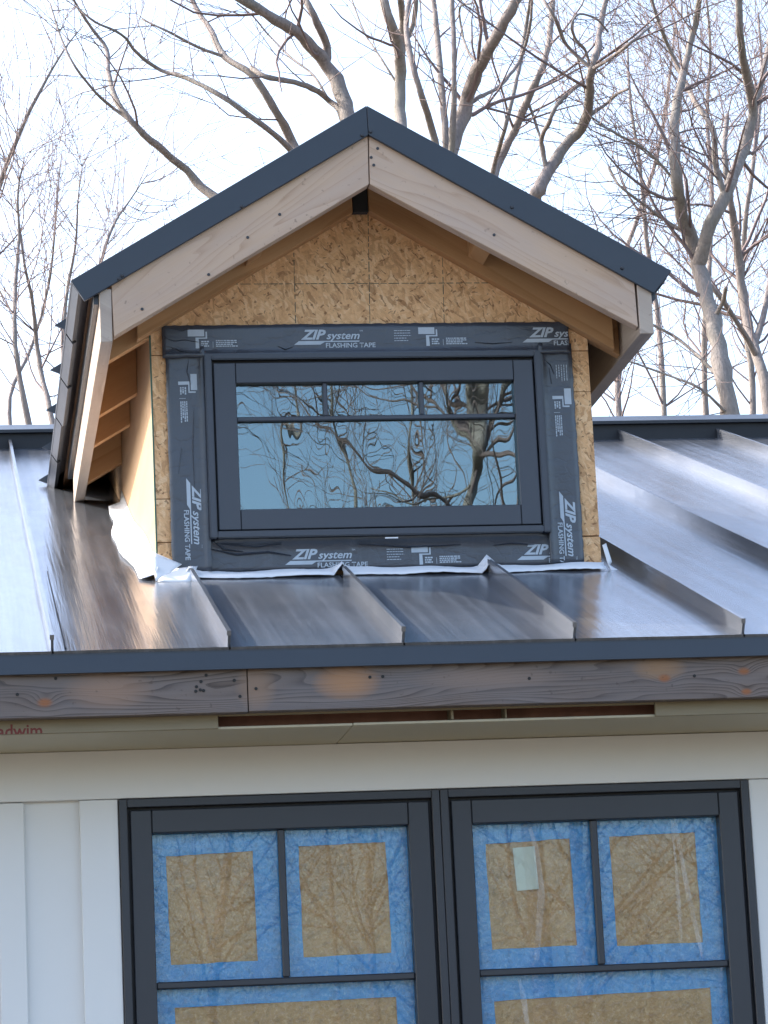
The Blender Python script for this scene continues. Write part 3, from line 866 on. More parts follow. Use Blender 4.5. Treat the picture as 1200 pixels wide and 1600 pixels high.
# deck and metal of the dormer roof
dk = bmesh.new()
YB = 4.75
for tip in (tlT, trT):
    xe = tip.x + (0.055 if tip is tlT else -0.055)
    q = [(XA, roofz(XA, 0.032)), (xe, roofz(xe, 0.032)), (xe, roofz(xe, 0.052)), (XA, roofz(XA, 0.052))]
    a = [dk.verts.new((x, YF + 0.012, z)) for x, z in q]; b = [dk.verts.new((x, YB, z)) for x, z in q]
    dk.faces.new(a); dk.faces.new(b[::-1])
    for i in range(4): dk.faces.new((a[i], b[i], b[(i + 1) % 4], a[(i + 1) % 4]))
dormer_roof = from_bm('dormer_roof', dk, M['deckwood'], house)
seamY = [YF - 0.006, 1.40, 1.90, 2.40, 2.92, 3.42, 3.92, 4.42]
for side, tip in ((-1, tlT), (1, trT)):
    d = Vector((tip.x - XA, tip.y - apT.y)); d.normalize()
    nrm = Vector((-d.y, d.x)) * (1 if side < 0 else -1)
    if nrm.y < 0: nrm = -nrm
    L = (Vector((tip.x, tip.y)) - apT).length
    for i in range(len(seamY) - 1):
        y0, y1 = seamY[i] + 0.001, seamY[i + 1] - 0.001
        bm = bmesh.new()
        def P3(s, h, y): 
            q = apT + d * s + nrm * h
            return (q.x, y, q.y)
        add_hexa(bm, [P3(0.003, -0.006, y0), P3(L, -0.006, y0), P3(L, -0.006, y1), P3(0.003, -0.006, y1), P3(0.003, -0.001, y0), P3(L, -0.001, y0), P3(L, -0.001, y1), P3(0.003, -0.001, y1)])
        # folded hem at the eave
        jit = 0.004 * ((i * 7) % 3)
        add_hexa(bm, [P3(L - 0.016, -0.036 - jit, y0 + 0.012), P3(L - 0.002, -0.036 - jit, y0 + 0.012), P3(L - 0.002, -0.036 - jit, y1 - 0.004), P3(L - 0.016, -0.036 - jit, y1 - 0.004), P3(L - 0.006, -0.0062, y0 + 0.012), P3(L - 0.001, -0.0062, y0 + 0.012), P3(L - 0.001, -0.0062, y1 - 0.004), P3(L - 0.006, -0.0062, y1 - 0.004)])
        if i > 0:
            add_hexa(bm, [P3(0.02, -0.004, y0 - 0.006), P3(L - 0.012, -0.004, y0 - 0.006), P3(L - 0.012, -0.004, y0 + 0.004), P3(0.02, -0.004, y0 + 0.004), P3(0.02, 0.036, y0 - 0.006), P3(L + 0.014, 0.030, y0 - 0.006), P3(L + 0.014, 0.030, y0 + 0.004), P3(0.02, 0.036, y0 + 0.004)])
        from_bm('roof_panel', bm, M['dormer_metal'], dormer_roof)
# dark eave trim under the panels, in front of the fascia
for side, tip, fx in ((-1, tlT, fl0), (1, trT, fr1)):
    e0 = tip.x - side * 0.020
    e1 = fx + side * 0.003
    bm = bmesh.new()
    add_hexa(bm, [(e0, YF + 0.01, roofz(e0, 0.036)), (e1, YF + 0.01, roofz(e1, 0.030)), (e1, 3.2, roofz(e1, 0.030)), (e0, 3.2, roofz(e0, 0.036)), (e0, YF + 0.01, roofz(e0, 0.012)), (e1, YF + 0.01, roofz(e1, 0.012)), (e1, 3.2, roofz(e1, 0.012)), (e0, 3.2, roofz(e0, 0.012))])
    from_bm('eave_trim', bm, M['dormer_metal'], dormer_roof)
    bm = bmesh.new()
    x_o, x_i = fx + side * 0.014, fx + side * 0.0015
    add_box(bm, min(x_o, x_i), max(x_o, x_i), YF + 0.012, 3.05, roofz(fx, 0.105), roofz(fx, 0.031))
    from_bm('eave_flange', bm, M['trim'], dormer_roof)
def rake_trim(tipT, tipB, side):
    a0, a1 = apT + Vector((0.0004 * side, 0)), apB + Vector((0.0004 * side, 0))
    y0, y1 = YF - 0.012, YF - 0.0015
    bm = bmesh.new()
    add_prism(bm, [(a0.x, a0.y), (tipT.x, tipT.y), (tipB.x, tipB.y), (a1.x, a1.y)], y0, y1)
    # narrow kick at the bottom edge
    bevel(bm, 0.0015)
    o = from_bm('rake_trim', bm, M['trim'], dormer_roof)
    return o
rt1 = rake_trim(tlT, tlB, -1)
rt2 = rake_trim(trT, trB, 1)
bm = bmesh.new()
for tipB in (tlB, trB):
    pass
bm.free()
for rt, pts_ in ((rt1, ((191, 431), (378, 323), (186, 436), (566, 212))), (rt2, ((579, 206), (972, 419), (800, 324)))):
    for (x, y) in pts_:
        p = W(x, y, YF - 0.012)
        bm = bmesh.new()
        bmesh.ops.create_cone(bm, cap_ends=True, segments=8, radius1=0.0055, radius2=0.0035, depth=0.006, matrix=Matrix.Translation((p.x, YF - 0.0145, p.z)) @ Matrix.Rotation(pi / 2, 4, 'X'))
        from_bm('screw', bm, M['screw'], rt)
# gable rafters against the wall, lookouts to the rake, rafter tails at the side
yr0 = YD - 0.040
prism('gable_rafter', [WX(551, 332, yr0), WX(215, 530, yr0), (WX(215, 530, yr0)[0], roofz(WX(215, 530, yr0)[0], 0.053)), (WX(551, 332, yr0)[0], roofz(WX(551, 332, yr0)[0], 0.053))], yr0, YD - 0.0015, M['rafterwood'], house, 0.001)
prism('gable_rafter', [WX(577, 329, yr0), (WX(577, 329, yr0)[0], roofz(WX(577, 329, yr0)[0], 0.053)), (WX(960, 560, yr0)[0], roofz(WX(960, 560, yr0)[0], 0.053)), WX(960, 546, yr0)], yr0, YD - 0.0015, M['rafterwood_r'], house, 0.001)
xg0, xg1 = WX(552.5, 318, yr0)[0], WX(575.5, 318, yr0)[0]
box('ridge_gap_shade', xg0, xg1, yr0 + 0.012, YD - 0.002, WX(562, 329, yr0)[1], roofz(XA, 0.075), M['dark'], house)  # dark block painted as the shade in the open gap between the rafters
def lookout(xc, wdt, dep, y0, y1):
    x0, x1 = xc - wdt / 2, xc + wdt / 2
    prism('lookout', [(x0, roofz(x0, 0.0535)), (x1, roofz(x1, 0.0535)), (x1, roofz(x1, 0.0535 + dep)), (x0, roofz(x0, 0.0535 + dep))], y0, y1, M['rafterwood'], house, 0.0015)
for px_ in ((400, 408), (751, 402)):
    xx = WX(px_[0], px_[1], 1.02)[0]
    lookout(xx, 0.042, 0.140, YF + 0.0385, yr0 - 0.0005)
xx = WX(232, 480, 1.02)[0]; lookout(xx, 0.04, 0.088, YF + 0.0385, yr0 - 0.0005)
xx = WX(930, 500, 1.02)[0]; lookout(xx, 0.04, 0.088, YF + 0.0385, yr0 - 0.0005)
for y in (1.15, 1.78, 2.17, 2.70):
    x0, x1 = fl1 + 0.0006, XL - 0.0006
    zb0 = 0.983
    prism('rafter_tail', [(x0, zb0), (x1, zb0 + (x1 - x0) * 0.59), (x1, roofz(x1, 0.0535)), (x0, roofz(x0, 0.0535))], y, y + 0.038, M['rafterwood'], house, 0.0015)
    x0, x1 = fr0 - 0.0006, XR + 0.0006
    prism('rafter_tail', [(x0, zb0), (x1, zb0 + (x0 - x1) * 0.59), (x1, roofz(x1, 0.0535)), (x0, roofz(x0, 0.0535))], y, y + 0.038, M['rafterwood'], house, 0.0015)

# ---- dormer window
DWX0, DWX1, DWZ0, DWZ1 = 0.4658, 1.4002, 0.477, 0.9893
YP = YD - 0.034                                     # front of the outer frame
bm = bmesh.new()
frame_bm(bm, DWX0, DWX1, DWZ0, DWZ1, 0.0195, YP, YD + 0.08, 0.0150, 0.0190)
bevel(bm, 0.0025, 2)
dwin = from_bm('dormer_window', bm, M['winpaint'], house)
bm = bmesh.new()
frame_bm(bm, DWX0 + 0.020, DWX1 - 0.020, DWZ0 + 0.0195, DWZ1 - 0.0155, 0.0085, YP + 0.020, YD + 0.07)
from_bm('gasket', bm, M['groove'], dwin)
bm = bmesh.new()
sx0, sx1, sz0, sz1 = DWX0 + 0.0245, DWX1 - 0.0245, DWZ0 + 0.0225, DWZ1 - 0.0245
gx0, gx1, gz0, gz1 = 0.5505, 1.321, 0.5555, 0.908
add_box(bm, sx0, gx0, YP + 0.004, YD + 0.05, sz0, sz1)
add_box(bm, gx1, sx1, YP + 0.004, YD + 0.05, sz0, sz1)
add_box(bm, gx0, gx1, YP + 0.0044, YD + 0.05, gz1, sz1)
add_box(bm, gx0, gx1, YP + 0.0044, YD + 0.05, sz0, gz0)
bevel(bm, 0.0018)
from_bm('sash', bm, M['winpaint'], dwin)
for xx in (gx0 - 0.0005, gx1 - 0.0005):
    box('sash_joint', xx, xx + 0.0006, YP + 0.0036, YP + 0.006, gz1 + 0.002, sz1 - 0.002, M['groove'], dwin)
    box('sash_joint', xx, xx + 0.0006, YP + 0.0036, YP + 0.006, sz0 + 0.002, gz0 - 0.002, M['groove'], dwin)
YG = YP + 0.026
mz = WX(585, 653, YG - 0.006)[1]
mxs = [WX(508, 625, YG - 0.006)[0], WX(658.5, 624, YG - 0.006)[0]]
mw = 0.0062
box('muntin', gx0, gx1, YG - 0.014, YG - 0.0005, mz - mw, mz + mw, M['winpaint'], dwin, 0.002)
for xx in mxs: box('muntin', xx - mw, xx + mw, YG - 0.0135, YG - 0.0005, mz + mw, gz1, M['winpaint'], dwin, 0.002)
xs_ = [gx0 - 0.003] + mxs + [gx1 + 0.003]
for i in range(3): box('pane', xs_[i] + 0.0003, xs_[i + 1] - 0.0003, YG, YG + 0.004, mz + 0.0003, gz1 + 0.003, M['glass'], dwin)
box('pane', gx0 - 0.003, gx1 + 0.003, YG, YG + 0.004, gz0 - 0.003, mz - 0.0003, M['glass'], dwin)
p = W(612, 843, YP)
box('sill_label', p.x - 0.018, p.x + 0.018, YP - 0.0006, YP - 0.0001, p.z + 0.003, p.z + 0.0065, M['membrane'], dwin)

# ---- black flashing tape with its print
def wr(seed, amp):
    r = random.Random(seed)
    w = [(r.uniform(8, 40), r.uniform(8, 40), r.uniform(0, 6.3), r.uniform(0.3, 1.0)) for _ in range(9)]
    def f(x, z):
        return -abs(amp) * 0.22 * sum(a * (1 + sin(p_ * x + q_ * z + ph)) * 0.5 for p_, q_, ph, a in w)
    return f
def tape_strip(x0, x1, z0, z1, y, fn, n0=None, edge=0.0012, seed=1, bulge=None):
    r = random.Random(seed)
    nx = max(6, int((x1 - x0) / 0.012)); nz = max(6, int((z1 - z0) / 0.012))
    bm = bmesh.new()
    g = []
    for j in range(nz + 1):
        row = []
        for i in range(nx + 1):
            x, z = x0 + (x1 - x0) * i / nx, z0 + (z1 - z0) * j / nz
            if i in (0, nx): x += r.uniform(-edge, edge)
            if j in (0, nz): z += r.uniform(-edge, edge)
            yy = y + fn(x, z)
            if bulge: yy += bulge(x, z)
            row.append(bm.verts.new((x, yy, z)))
        g.append(row)
    for j in range(nz):
        for i in range(nx): bm.faces.new((g[j][i], g[j][i + 1], g[j + 1][i + 1], g[j + 1][i]))
    # turn the rim back to the wall
    rim = [e for e in bm.edges if e.is_boundary]
    ex = bmesh.ops.extrude_edge_only(bm, edges=rim)
    for v in [q for q in ex['geom'] if isinstance(q, bmesh.types.BMVert)]: v.co.y = y + 0.0018
    return from_bm('flashing_tape', bm, M['tape'], house, True)

txL0, txL1 = WX(262, 700, YD)[0] + 0.001, DWX0 + 0.002
txR0, txR1 = DWX1 - 0.002, WX(903, 730, YD)[0]
tzT0, tzT1 = DWZ1 - 0.003, WX(570, 507.5, YD)[1]
tzB0, tzB1 = WX(590, 890, YD)[1], DWZ0 + 0.003
txT0, txT1 = WX(253, 530, YD)[0], WX(888, 530, YD)[0]
yB, yS, yT = YD - 0.0024, YD - 0.0072, YD - 0.0105
fB, fS1, fS2, fT = wr(11, 0.0022), wr(12, 0.0022), wr(13, 0.0022), wr(14, 0.0022)
def bulgeB(x, z):                                    # the bottom strip folds out over the sill
    k = max(0.0, (z - (tzB1 - 0.030)) / 0.030)
    e = min(1.0, max(0.0, (x - txL1) / 0.03)) * min(1.0, max(0.0, (txR0 - x) / 0.03))
    return -0.020 * k * k * e
tB = tape_strip(txL0 + 0.004, txR1 - 0.004, tzB0, tzB1, yB, fB, seed=1, bulge=bulgeB)
tL = tape_strip(txL0, txL1, tzB0 + 0.004, tzT0 + 0.03, yS, fS1, seed=2, bulge=lambda x, z: -0.014 * max(0.0, (x - txL1 + 0.022) / 0.022) ** 2)
tR = tape_strip(txR0, txR1, tzB0 + 0.006, tzT0 + 0.03, yS, fS2, seed=3, bulge=lambda x, z: -0.014 * max(0.0, (txR0 + 0.022 - x) / 0.022) ** 2)
tT = tape_strip(txT0, txT1, tzT0, tzT1, yT, fT, seed=4, bulge=lambda x, z: -0.012 * max(0.0, (tzT0 + 0.014 - z) / 0.014) ** 2)
# creases folded into the tape corners
def crease(px, Y, parent, w=0.0018):
    bm = bmesh.new()
    pts_ = [W(x, y, Y) for x, y in px]
    up, dn, mid = [], [], []
    for i, q in enumerate(pts_):
        tdir = (pts_[min(i + 1, len(pts_) - 1)] - pts_[max(i - 1, 0)]); tdir.y = 0; tdir.normalize()
        nn = Vector((-tdir.z, 0, tdir.x))
        e = w if 0 < i < len(pts_) - 1 else w * 0.25
        up.append(bm.verts.new(q + nn * e)); dn.append(bm.verts.new(q - nn * e)); mid.append(bm.verts.new(q + Vector((0, -w * 1.6, 0))))
    for i in range(len(pts_) - 1):
        bm.faces.new((up[i], up[i + 1], mid[i + 1], mid[i])); bm.faces.new((mid[i], mid[i + 1], dn[i + 1], dn[i]))
    return from_bm('crease', bm, M['tape'], parent)
for px in ([(256, 527), (272, 533), (290, 531), (310, 535)], [(262, 541), (280, 548), (300, 552)], [(268, 513), (285, 517), (296, 513)], [(258, 553), (275, 545), (288, 555)], [(434, 541), (446, 546), (458, 542)], [(742, 535), (770, 537), (800, 535)]):
    crease(px, yT - 0.0016, tT)
for px in ([(295, 562), (292, 580), (298, 600)], [(303, 640), (301, 700), (304, 760)], [(284, 700), (279, 740)]):
    crease(px, yS - 0.0014, tL)
for px in ([(848, 560), (860, 570), (866, 585)], [(838, 562), (850, 572)], [(858, 575), (862, 600)]):
    crease(px, yS - 0.0014, tR)
for px in ([(330, 858), (370, 866), (420, 862), (455, 868)], [(345, 850), (400, 854), (440, 850)], [(560, 850), (640, 854), (720, 851)], [(770, 852), (800, 848), (835, 851)], [(332, 845), (350, 858), (380, 862)]):
    crease(px, yB - 0.006, tB, 0.003)

# print design in tape units: u along the tape, v up, origin at the Z of the logo
PXM = 1.0 / 573.0
def text_bm(bm, body, size, u0, v0, shear=0.0, off=0.0, sx=1.0, fit=None):
    cu = bpy.data.curves.new('lettering', 'FONT')
    cu.body = body; cu.size = size; cu.shear = shear; cu.offset = off; cu.resolution_u = 2
    ob = bpy.data.objects.new('lettering', cu)
    COL.objects.link(ob)
    dg = bpy.context.evaluated_depsgraph_get()
    me = bpy.data.meshes.new_from_object(ob.evaluated_get(dg))
    bpy.data.objects.remove(ob)
    n0 = len(bm.verts)
    bm.from_mesh(me)
    bm.verts.ensure_lookup_table()
    if fit: 
        xs_f = [v.co.x for v in bm.verts[n0:]]
        sx = fit / (max(xs_f) - min(xs_f))
    for v in bm.verts[n0:]:
        v.co = Vector((u0 + v.co.x * sx, v0 + v.co.y, 0))
    w = max((v.co.x for v in bm.verts[n0:]), default=u0) - u0
    bpy.data.meshes.remove(me); bpy.data.curves.remove(cu)
    return w
def poly(bm, pts): bm.faces.new([bm.verts.new((a * PXM, b * PXM, 0)) for a, b in pts])
def logo_bm():
    bm = bmesh.new()
    text_bm(bm, 'ZIP', 21.5 * PXM, -1 * PXM, 0, 0.32, 0.75 * PXM, fit=40 * PXM)
    text_bm(bm, 'system', 17 * PXM, 37.5 * PXM, 0, 0.30, 0.30 * PXM, fit=53 * PXM)
    text_bm(bm, 'TM', 4 * PXM, 91 * PXM, 11.5 * PXM)
    poly(bm, [(-14, -9), (28, -9), (35, -4.8), (90, -4.8), (90.5, -3.0), (-6, -3.0)])
    text_bm(bm, 'FLASHING TAPE', 10.8 * PXM, 36 * PXM, -14.0 * PXM, 0.0, 0.16 * PXM, fit=79 * PXM)
    return bm
def bars(bm, u0, u1, v0, n, h, gap, seed):
    r = random.Random(seed)
    for i in range(n):
        v = v0 - i * (h + gap)
        a = u0
        end = u1 - r.uniform(0, 0.3) * (u1 - u0)
        while a < end:
            b = min(end, a + r.uniform(1.6, 5.5))
            poly(bm, [(a, v), (b, v), (b, v + h), (a, v + h)])
            a = b + 0.9
def roller_bm():
    bm = bmesh.new()
    poly(bm, [(185, 6.5), (211, 6.5), (211, 17.5), (185, 17.5)])
    poly(bm, [(213, 14), (215.5, 14), (215.5, 2.6), (213, 2.6)])
    poly(bm, [(197, 2.6), (215.5, 2.6), (215.5, 4.6), (197, 4.6)])
    poly(bm, [(197, 2.6), (202, 2.6), (202.5, -13), (197, -13)])
    bars(bm, 206, 219, -3.2, 3, 2.3, 1.3, 3)
    poly(bm, [(224, -12), (224.6, -12), (224.6, -2), (224, -2)])
    bars(bm, 229, 264, -1.6, 4, 1.8, 1.2, 4)
    return bm
def lines_bm():
    bm = bmesh.new()
    bars(bm, 146, 174, 12.0, 5, 1.1, 3.0, 8)
    return bm
def stamp(parent, u0, v0, vertical, y, fn, clip, what=('logo', 'roller', 'lines'), bulge=None):
    """u0, v0: X,Z of the logo's origin; vertical prints read downwards with their tops to the right"""
    for w in what:
        bm = {'logo': logo_bm, 'roller': roller_bm, 'lines': lines_bm}[w]()
        bmesh.ops.subdivide_edges(bm, edges=[e for e in bm.edges if e.calc_length() > 0.02], cuts=2)
        for v in bm.verts:
            a, b = v.co.x, v.co.y
            v.co = Vector((u0 + b, 0, v0 - a)) if vertical else Vector((u0 + a, 0, v0 + b))
        x0, x1, z0, z1 = clip
        for co, no in (((x0, 0, 0), (-1, 0, 0)), ((x1, 0, 0), (1, 0, 0)), ((0, 0, z0), (0, 0, -1)), ((0, 0, z1), (0, 0, 1))):
            bmesh.ops.bisect_plane(bm, geom=bm.verts[:] + bm.edges[:] + bm.faces[:], plane_co=co, plane_no=no, clear_outer=True)
        if not bm.faces:
            bm.free(); continue
        for v in bm.verts: v.co.y = y + fn(v.co.x, v.co.z) + (bulge(v.co.x, v.co.z) if bulge else 0) - 0.0007
        from_bm({'logo': 'printed_logo', 'roller': 'printed_roller', 'lines': 'printed_text_lines'}[w], bm, M['print'], parent)
clT = (txT0 + 0.004, txT1 - 0.003, tzT0, tzT1)
o_ = WX(472, 532, YD)
stamp(tT, o_[0], o_[1], False, yT, fT, clT)
stamp(tT, o_[0] + 366 * PXM, o_[1], False, yT, fT, clT, ('logo',))
stamp(tT, o_[0] - 366 * PXM, o_[1], False, yT, fT, clT, ('roller',))
o_ = WX(459, 874, YD)
clB = (txL1 - 0.03, txR0 + 0.012, tzB0 + 0.002, tzB1)
stamp(tB, o_[0], o_[1], False, yB, fB, clB, bulge=bulgeB)
stamp(tB, o_[0] + 366 * PXM, o_[1], False, yB, fB, clB, ('logo',), bulge=bulgeB)
o_ = WX(300, 762, YD)
clL = (txL0, txL1, tzB0 + 0.006, tzT0)
stamp(tL, o_[0], o_[1], True, yS, fS1, clL, ('logo',))
stamp(tL, o_[0] - 0.006, o_[1] + 366 * PXM, True, yS, fS1, clL, ('roller',))
o_ = WX(882, 782, YD)
clR = (txR0, txR1, tzB0 + 0.008, tzT0)
stamp(tR, o_[0], o_[1], True, yS, fS2, clR, ('logo',))
stamp(tR, o_[0] + 0.004, o_[1] + 366 * PXM, True, yS, fS2, clR, ('roller', 'lines'))

# ---- white flashing membrane round the foot of the dormer
def membrane_front():
    r = random.Random(3)
    x0, x1 = XL + 0.055, XR + 0.004
    n = 90
    bm = bmesh.new()
    rows = [[], [], [], []]
    for i in range(n + 1):
        x = x0 + (x1 - x0) * i / n
        up = 0.012 + 0.0025 * sin(x * 9) + 0.002 * sin(x * 31)
        for k in (1, 2, 3):
            dd = abs(x - (k * S + 0.004))
            if dd < 0.03: up += (0.030 - dd) * (1.1 if k == 3 else 0.35)
        out = 0.060 + 0.008 * sin(x * 11 + 1) + 0.004 * sin(x * 27)
        lift = 0.003 + 0.004 * max(0, sin(x * 17 + 2)) + 0.002 * r.random()
        for k in (1, 2, 3):
            dd = abs(x - (k * S + 0.004))
            if dd < 0.02: lift += (0.020 - dd) * 1.9
        y_t = YD - 0.011 - 0.003 * r.random()
        rows[0].append(bm.verts.new((x, y_t, zb_ + up)))
        rows[1].append(bm.verts.new((x, y_t - 0.006, zb_ + 0.001 + lift * 0.4)))
        yo = YD - out
        rows[2].append(bm.verts.new((x, (y_t + yo) / 2 - 0.004, zb_ - 0.006 + lift * 0.9)))
        rows[3].append(bm.verts.new((x, yo, yo * TA + lift)))
    for j in range(3):
        for i in range(n): bm.faces.new((rows[j][i], rows[j][i + 1], rows[j + 1][i + 1], rows[j + 1][i]))
    o = from_bm('flashing_membrane', bm, M['membrane'], house, True)
    mo = o.modifiers.new('thickness', 'SOLIDIFY'); mo.thickness = 0.0012; mo.offset = 1
    return o
membrane_front()
def membrane_side():
    r = random.Random(9)
    bm = bmesh.new()
    n = 40
    rows = [[], [], [], []]
    for i in range(n + 1):
        y = YD - 0.055 + (2.75 - YD + 0.055) * i / n
        z = y * TA
        w = 0.052 + 0.014 * sin(y * 4.0 + 0.6) + 0.004 * sin(y * 13)
        up = 0.045 + 0.012 * sin(y * 5)
        lift = 0.004 + 0.004 * max(0, sin(y * 9)) + 0.002 * r.random()
        rows[0].append(bm.verts.new((XL - 0.002, y, z + up)))
        rows[1].append(bm.verts.new((XL - 0.008, y, z + 0.018)))
        rows[2].append(bm.verts.new((XL - 0.030, y, z + 0.006 + lift)))
        rows[3].append(bm.verts.new((XL - 0.01 - w, y, z + lift)))
    for j in range(3):
        for i in range(n): bm.faces.new((rows[j][i], rows[j][i + 1], rows[j + 1][i + 1], rows[j + 1][i]))
    o = from_bm('flashing_membrane', bm, M['membrane'], house, True)
    mo = o.modifiers.new('thickness', 'SOLIDIFY'); mo.thickness = 0.0012; mo.offset = 1
membrane_side()
def sheet(name, quad3, mat, parent, n=8, amp=0.003, seed=1, th=0.0012):
    r = random.Random(seed)
    a, b, c, d = [Vector(q) for q in quad3]
    bm = bmesh.new()
    g = []
    nn = (b - a).cross(d - a)
    if nn.length > 0: nn.normalize()
    for j in range(n + 1):
        row = []
        for i in range(n + 1):
            s, t = i / n, j / n
            q = (a * (1 - s) + b * s) * (1 - t) + (d * (1 - s) + c * s) * t
            if 0 < i < n and 0 < j < n: q = q + nn * r.uniform(-amp, amp)
            row.append(bm.verts.new(q))
        g.append(row)
    for j in range(n):
        for i in range(n): bm.faces.new((g[j][i], g[j][i + 1], g[j + 1][i + 1], g[j + 1][i]))
    o = from_bm(name, bm, mat, parent, True)
    mo = o.modifiers.new('thickness', 'SOLIDIFY'); mo.thickness = th
    return o
# folded corner flap and the patch beside the first seam
sheet('membrane_flap', [W(237, 862, YD - 0.012), W(284, 882, YD - 0.020), W(264, 896, YD - 0.050), W(243, 909, YD - 0.075)], M['membrane'], house, 6, 0.001, 4)
sheet('membrane_flap', [W(262, 890, YD - 0.030), W(309, 885, YD - 0.028), W(297, 910, YD - 0.088), W(246, 909, YD - 0.085)], M['membrane'], house, 6, 0.0015, 6)
sheet('membrane_flap', [W(941, 852, YD - 0.004), W(947, 849, YD - 0.006), W(956, 878, YD - 0.016), W(951, 886, YD - 0.018)], M['membrane'], house, 5, 0.001, 7)
sheet('membrane_flap', [W(950, 880, YD - 0.024), W(957, 886, YD - 0.024), W(972, 893, YD - 0.05), W(956, 893, YD - 0.05)], M['membrane'], house, 5, 0.001, 8)

# red lettering on the soffit strip, its feet cut off by the board's edge
bm = bmesh.new()
text_bm(bm, 'nadwim', 0.040, 0, 0, 0.0, 0.0006, 1.05)
w_ = max(v.co.x for v in bm.verts)
e0, e1 = WX(-18, 1146, 0.0487)[0], WX(66, 1141, 0.0487)[0]
for v in bm.verts: v.co = Vector((e0 + v.co.x * (e1 - e0) / w_, 0.0481, zso - 0.006 + v.co.y * 1.05))
bmesh.ops.bisect_plane(bm, geom=bm.verts[:] + bm.edges[:] + bm.faces[:], plane_co=(0, 0, zso + 0.001), plane_no=(0, 0, -1), clear_outer=True)
from_bm('marker_lettering', bm, M['red'], sp)

# ------------------------------------------------------------------ bare trees
def tube(V, F, pts, rad, sides):
    n = len(pts)
    base = len(V)
    ref = Vector((0.3, 1.0, 0.2))
    for i in range(n):
        d = (pts[min(i + 1, n - 1)] - pts[max(i - 1, 0)])
        if d.length < 1e-6: d = Vector((0, 0, 1))
        d.normalize()
        a = d.cross(ref)
        if a.length < 1e-3: a = d.cross(Vector((1, 0, 0)))
        a.normalize(); b = d.cross(a)
        for k in range(sides):
            an = 2 * pi * k / sides
            V.append(pts[i] + a * (rad[i] * cos(an)) + b * (rad[i] * sin(an)))
    for i in range(n - 1):
        for k in range(sides):
            k2 = (k + 1) % sides
            F.append((base + i * sides + k, base + i * sides + k2, base + (i + 1) * sides + k2, base + (i + 1) * sides + k))
    tip = len(V)                                    # draw the end to a point
    V.append(pts[-1] + (pts[-1] - pts[-2]).normalized() * rad[-1] * 1.2)
    for k in range(sides): F.append((base + (n - 1) * sides + k, base + (n - 1) * sides + (k + 1) % sides, tip))
def smooth_poly(pts, rad, sub, rnd, wob):
    """Catmull-Rom through the points, with a little waver"""
    P_, R_ = [], []
    n = len(pts)
    for i in range(n - 1):
        p0, p1, p2, p3 = pts[max(i - 1, 0)], pts[i], pts[i + 1], pts[min(i + 2, n - 1)]
        for s in range(sub):
            t = s / sub
            q = 0.5 * ((2 * p1) + (p2 - p0) * t + (2 * p0 - 5 * p1 + 4 * p2 - p3) * t * t + (3 * p1 - p0 - 3 * p2 + p3) * t ** 3)
            r = rad[i] * (1 - t) + rad[i + 1] * t
            if i or s: q = q + Vector((rnd.uniform(-1, 1), rnd.uniform(-1, 1), rnd.uniform(-1, 1))) * (r * wob)
            P_.append(q); R_.append(r * rnd.uniform(0.90, 1.10))
    P_.append(pts[-1]); R_.append(rad[-1])
    return P_, R_
RMIN = 0.0034
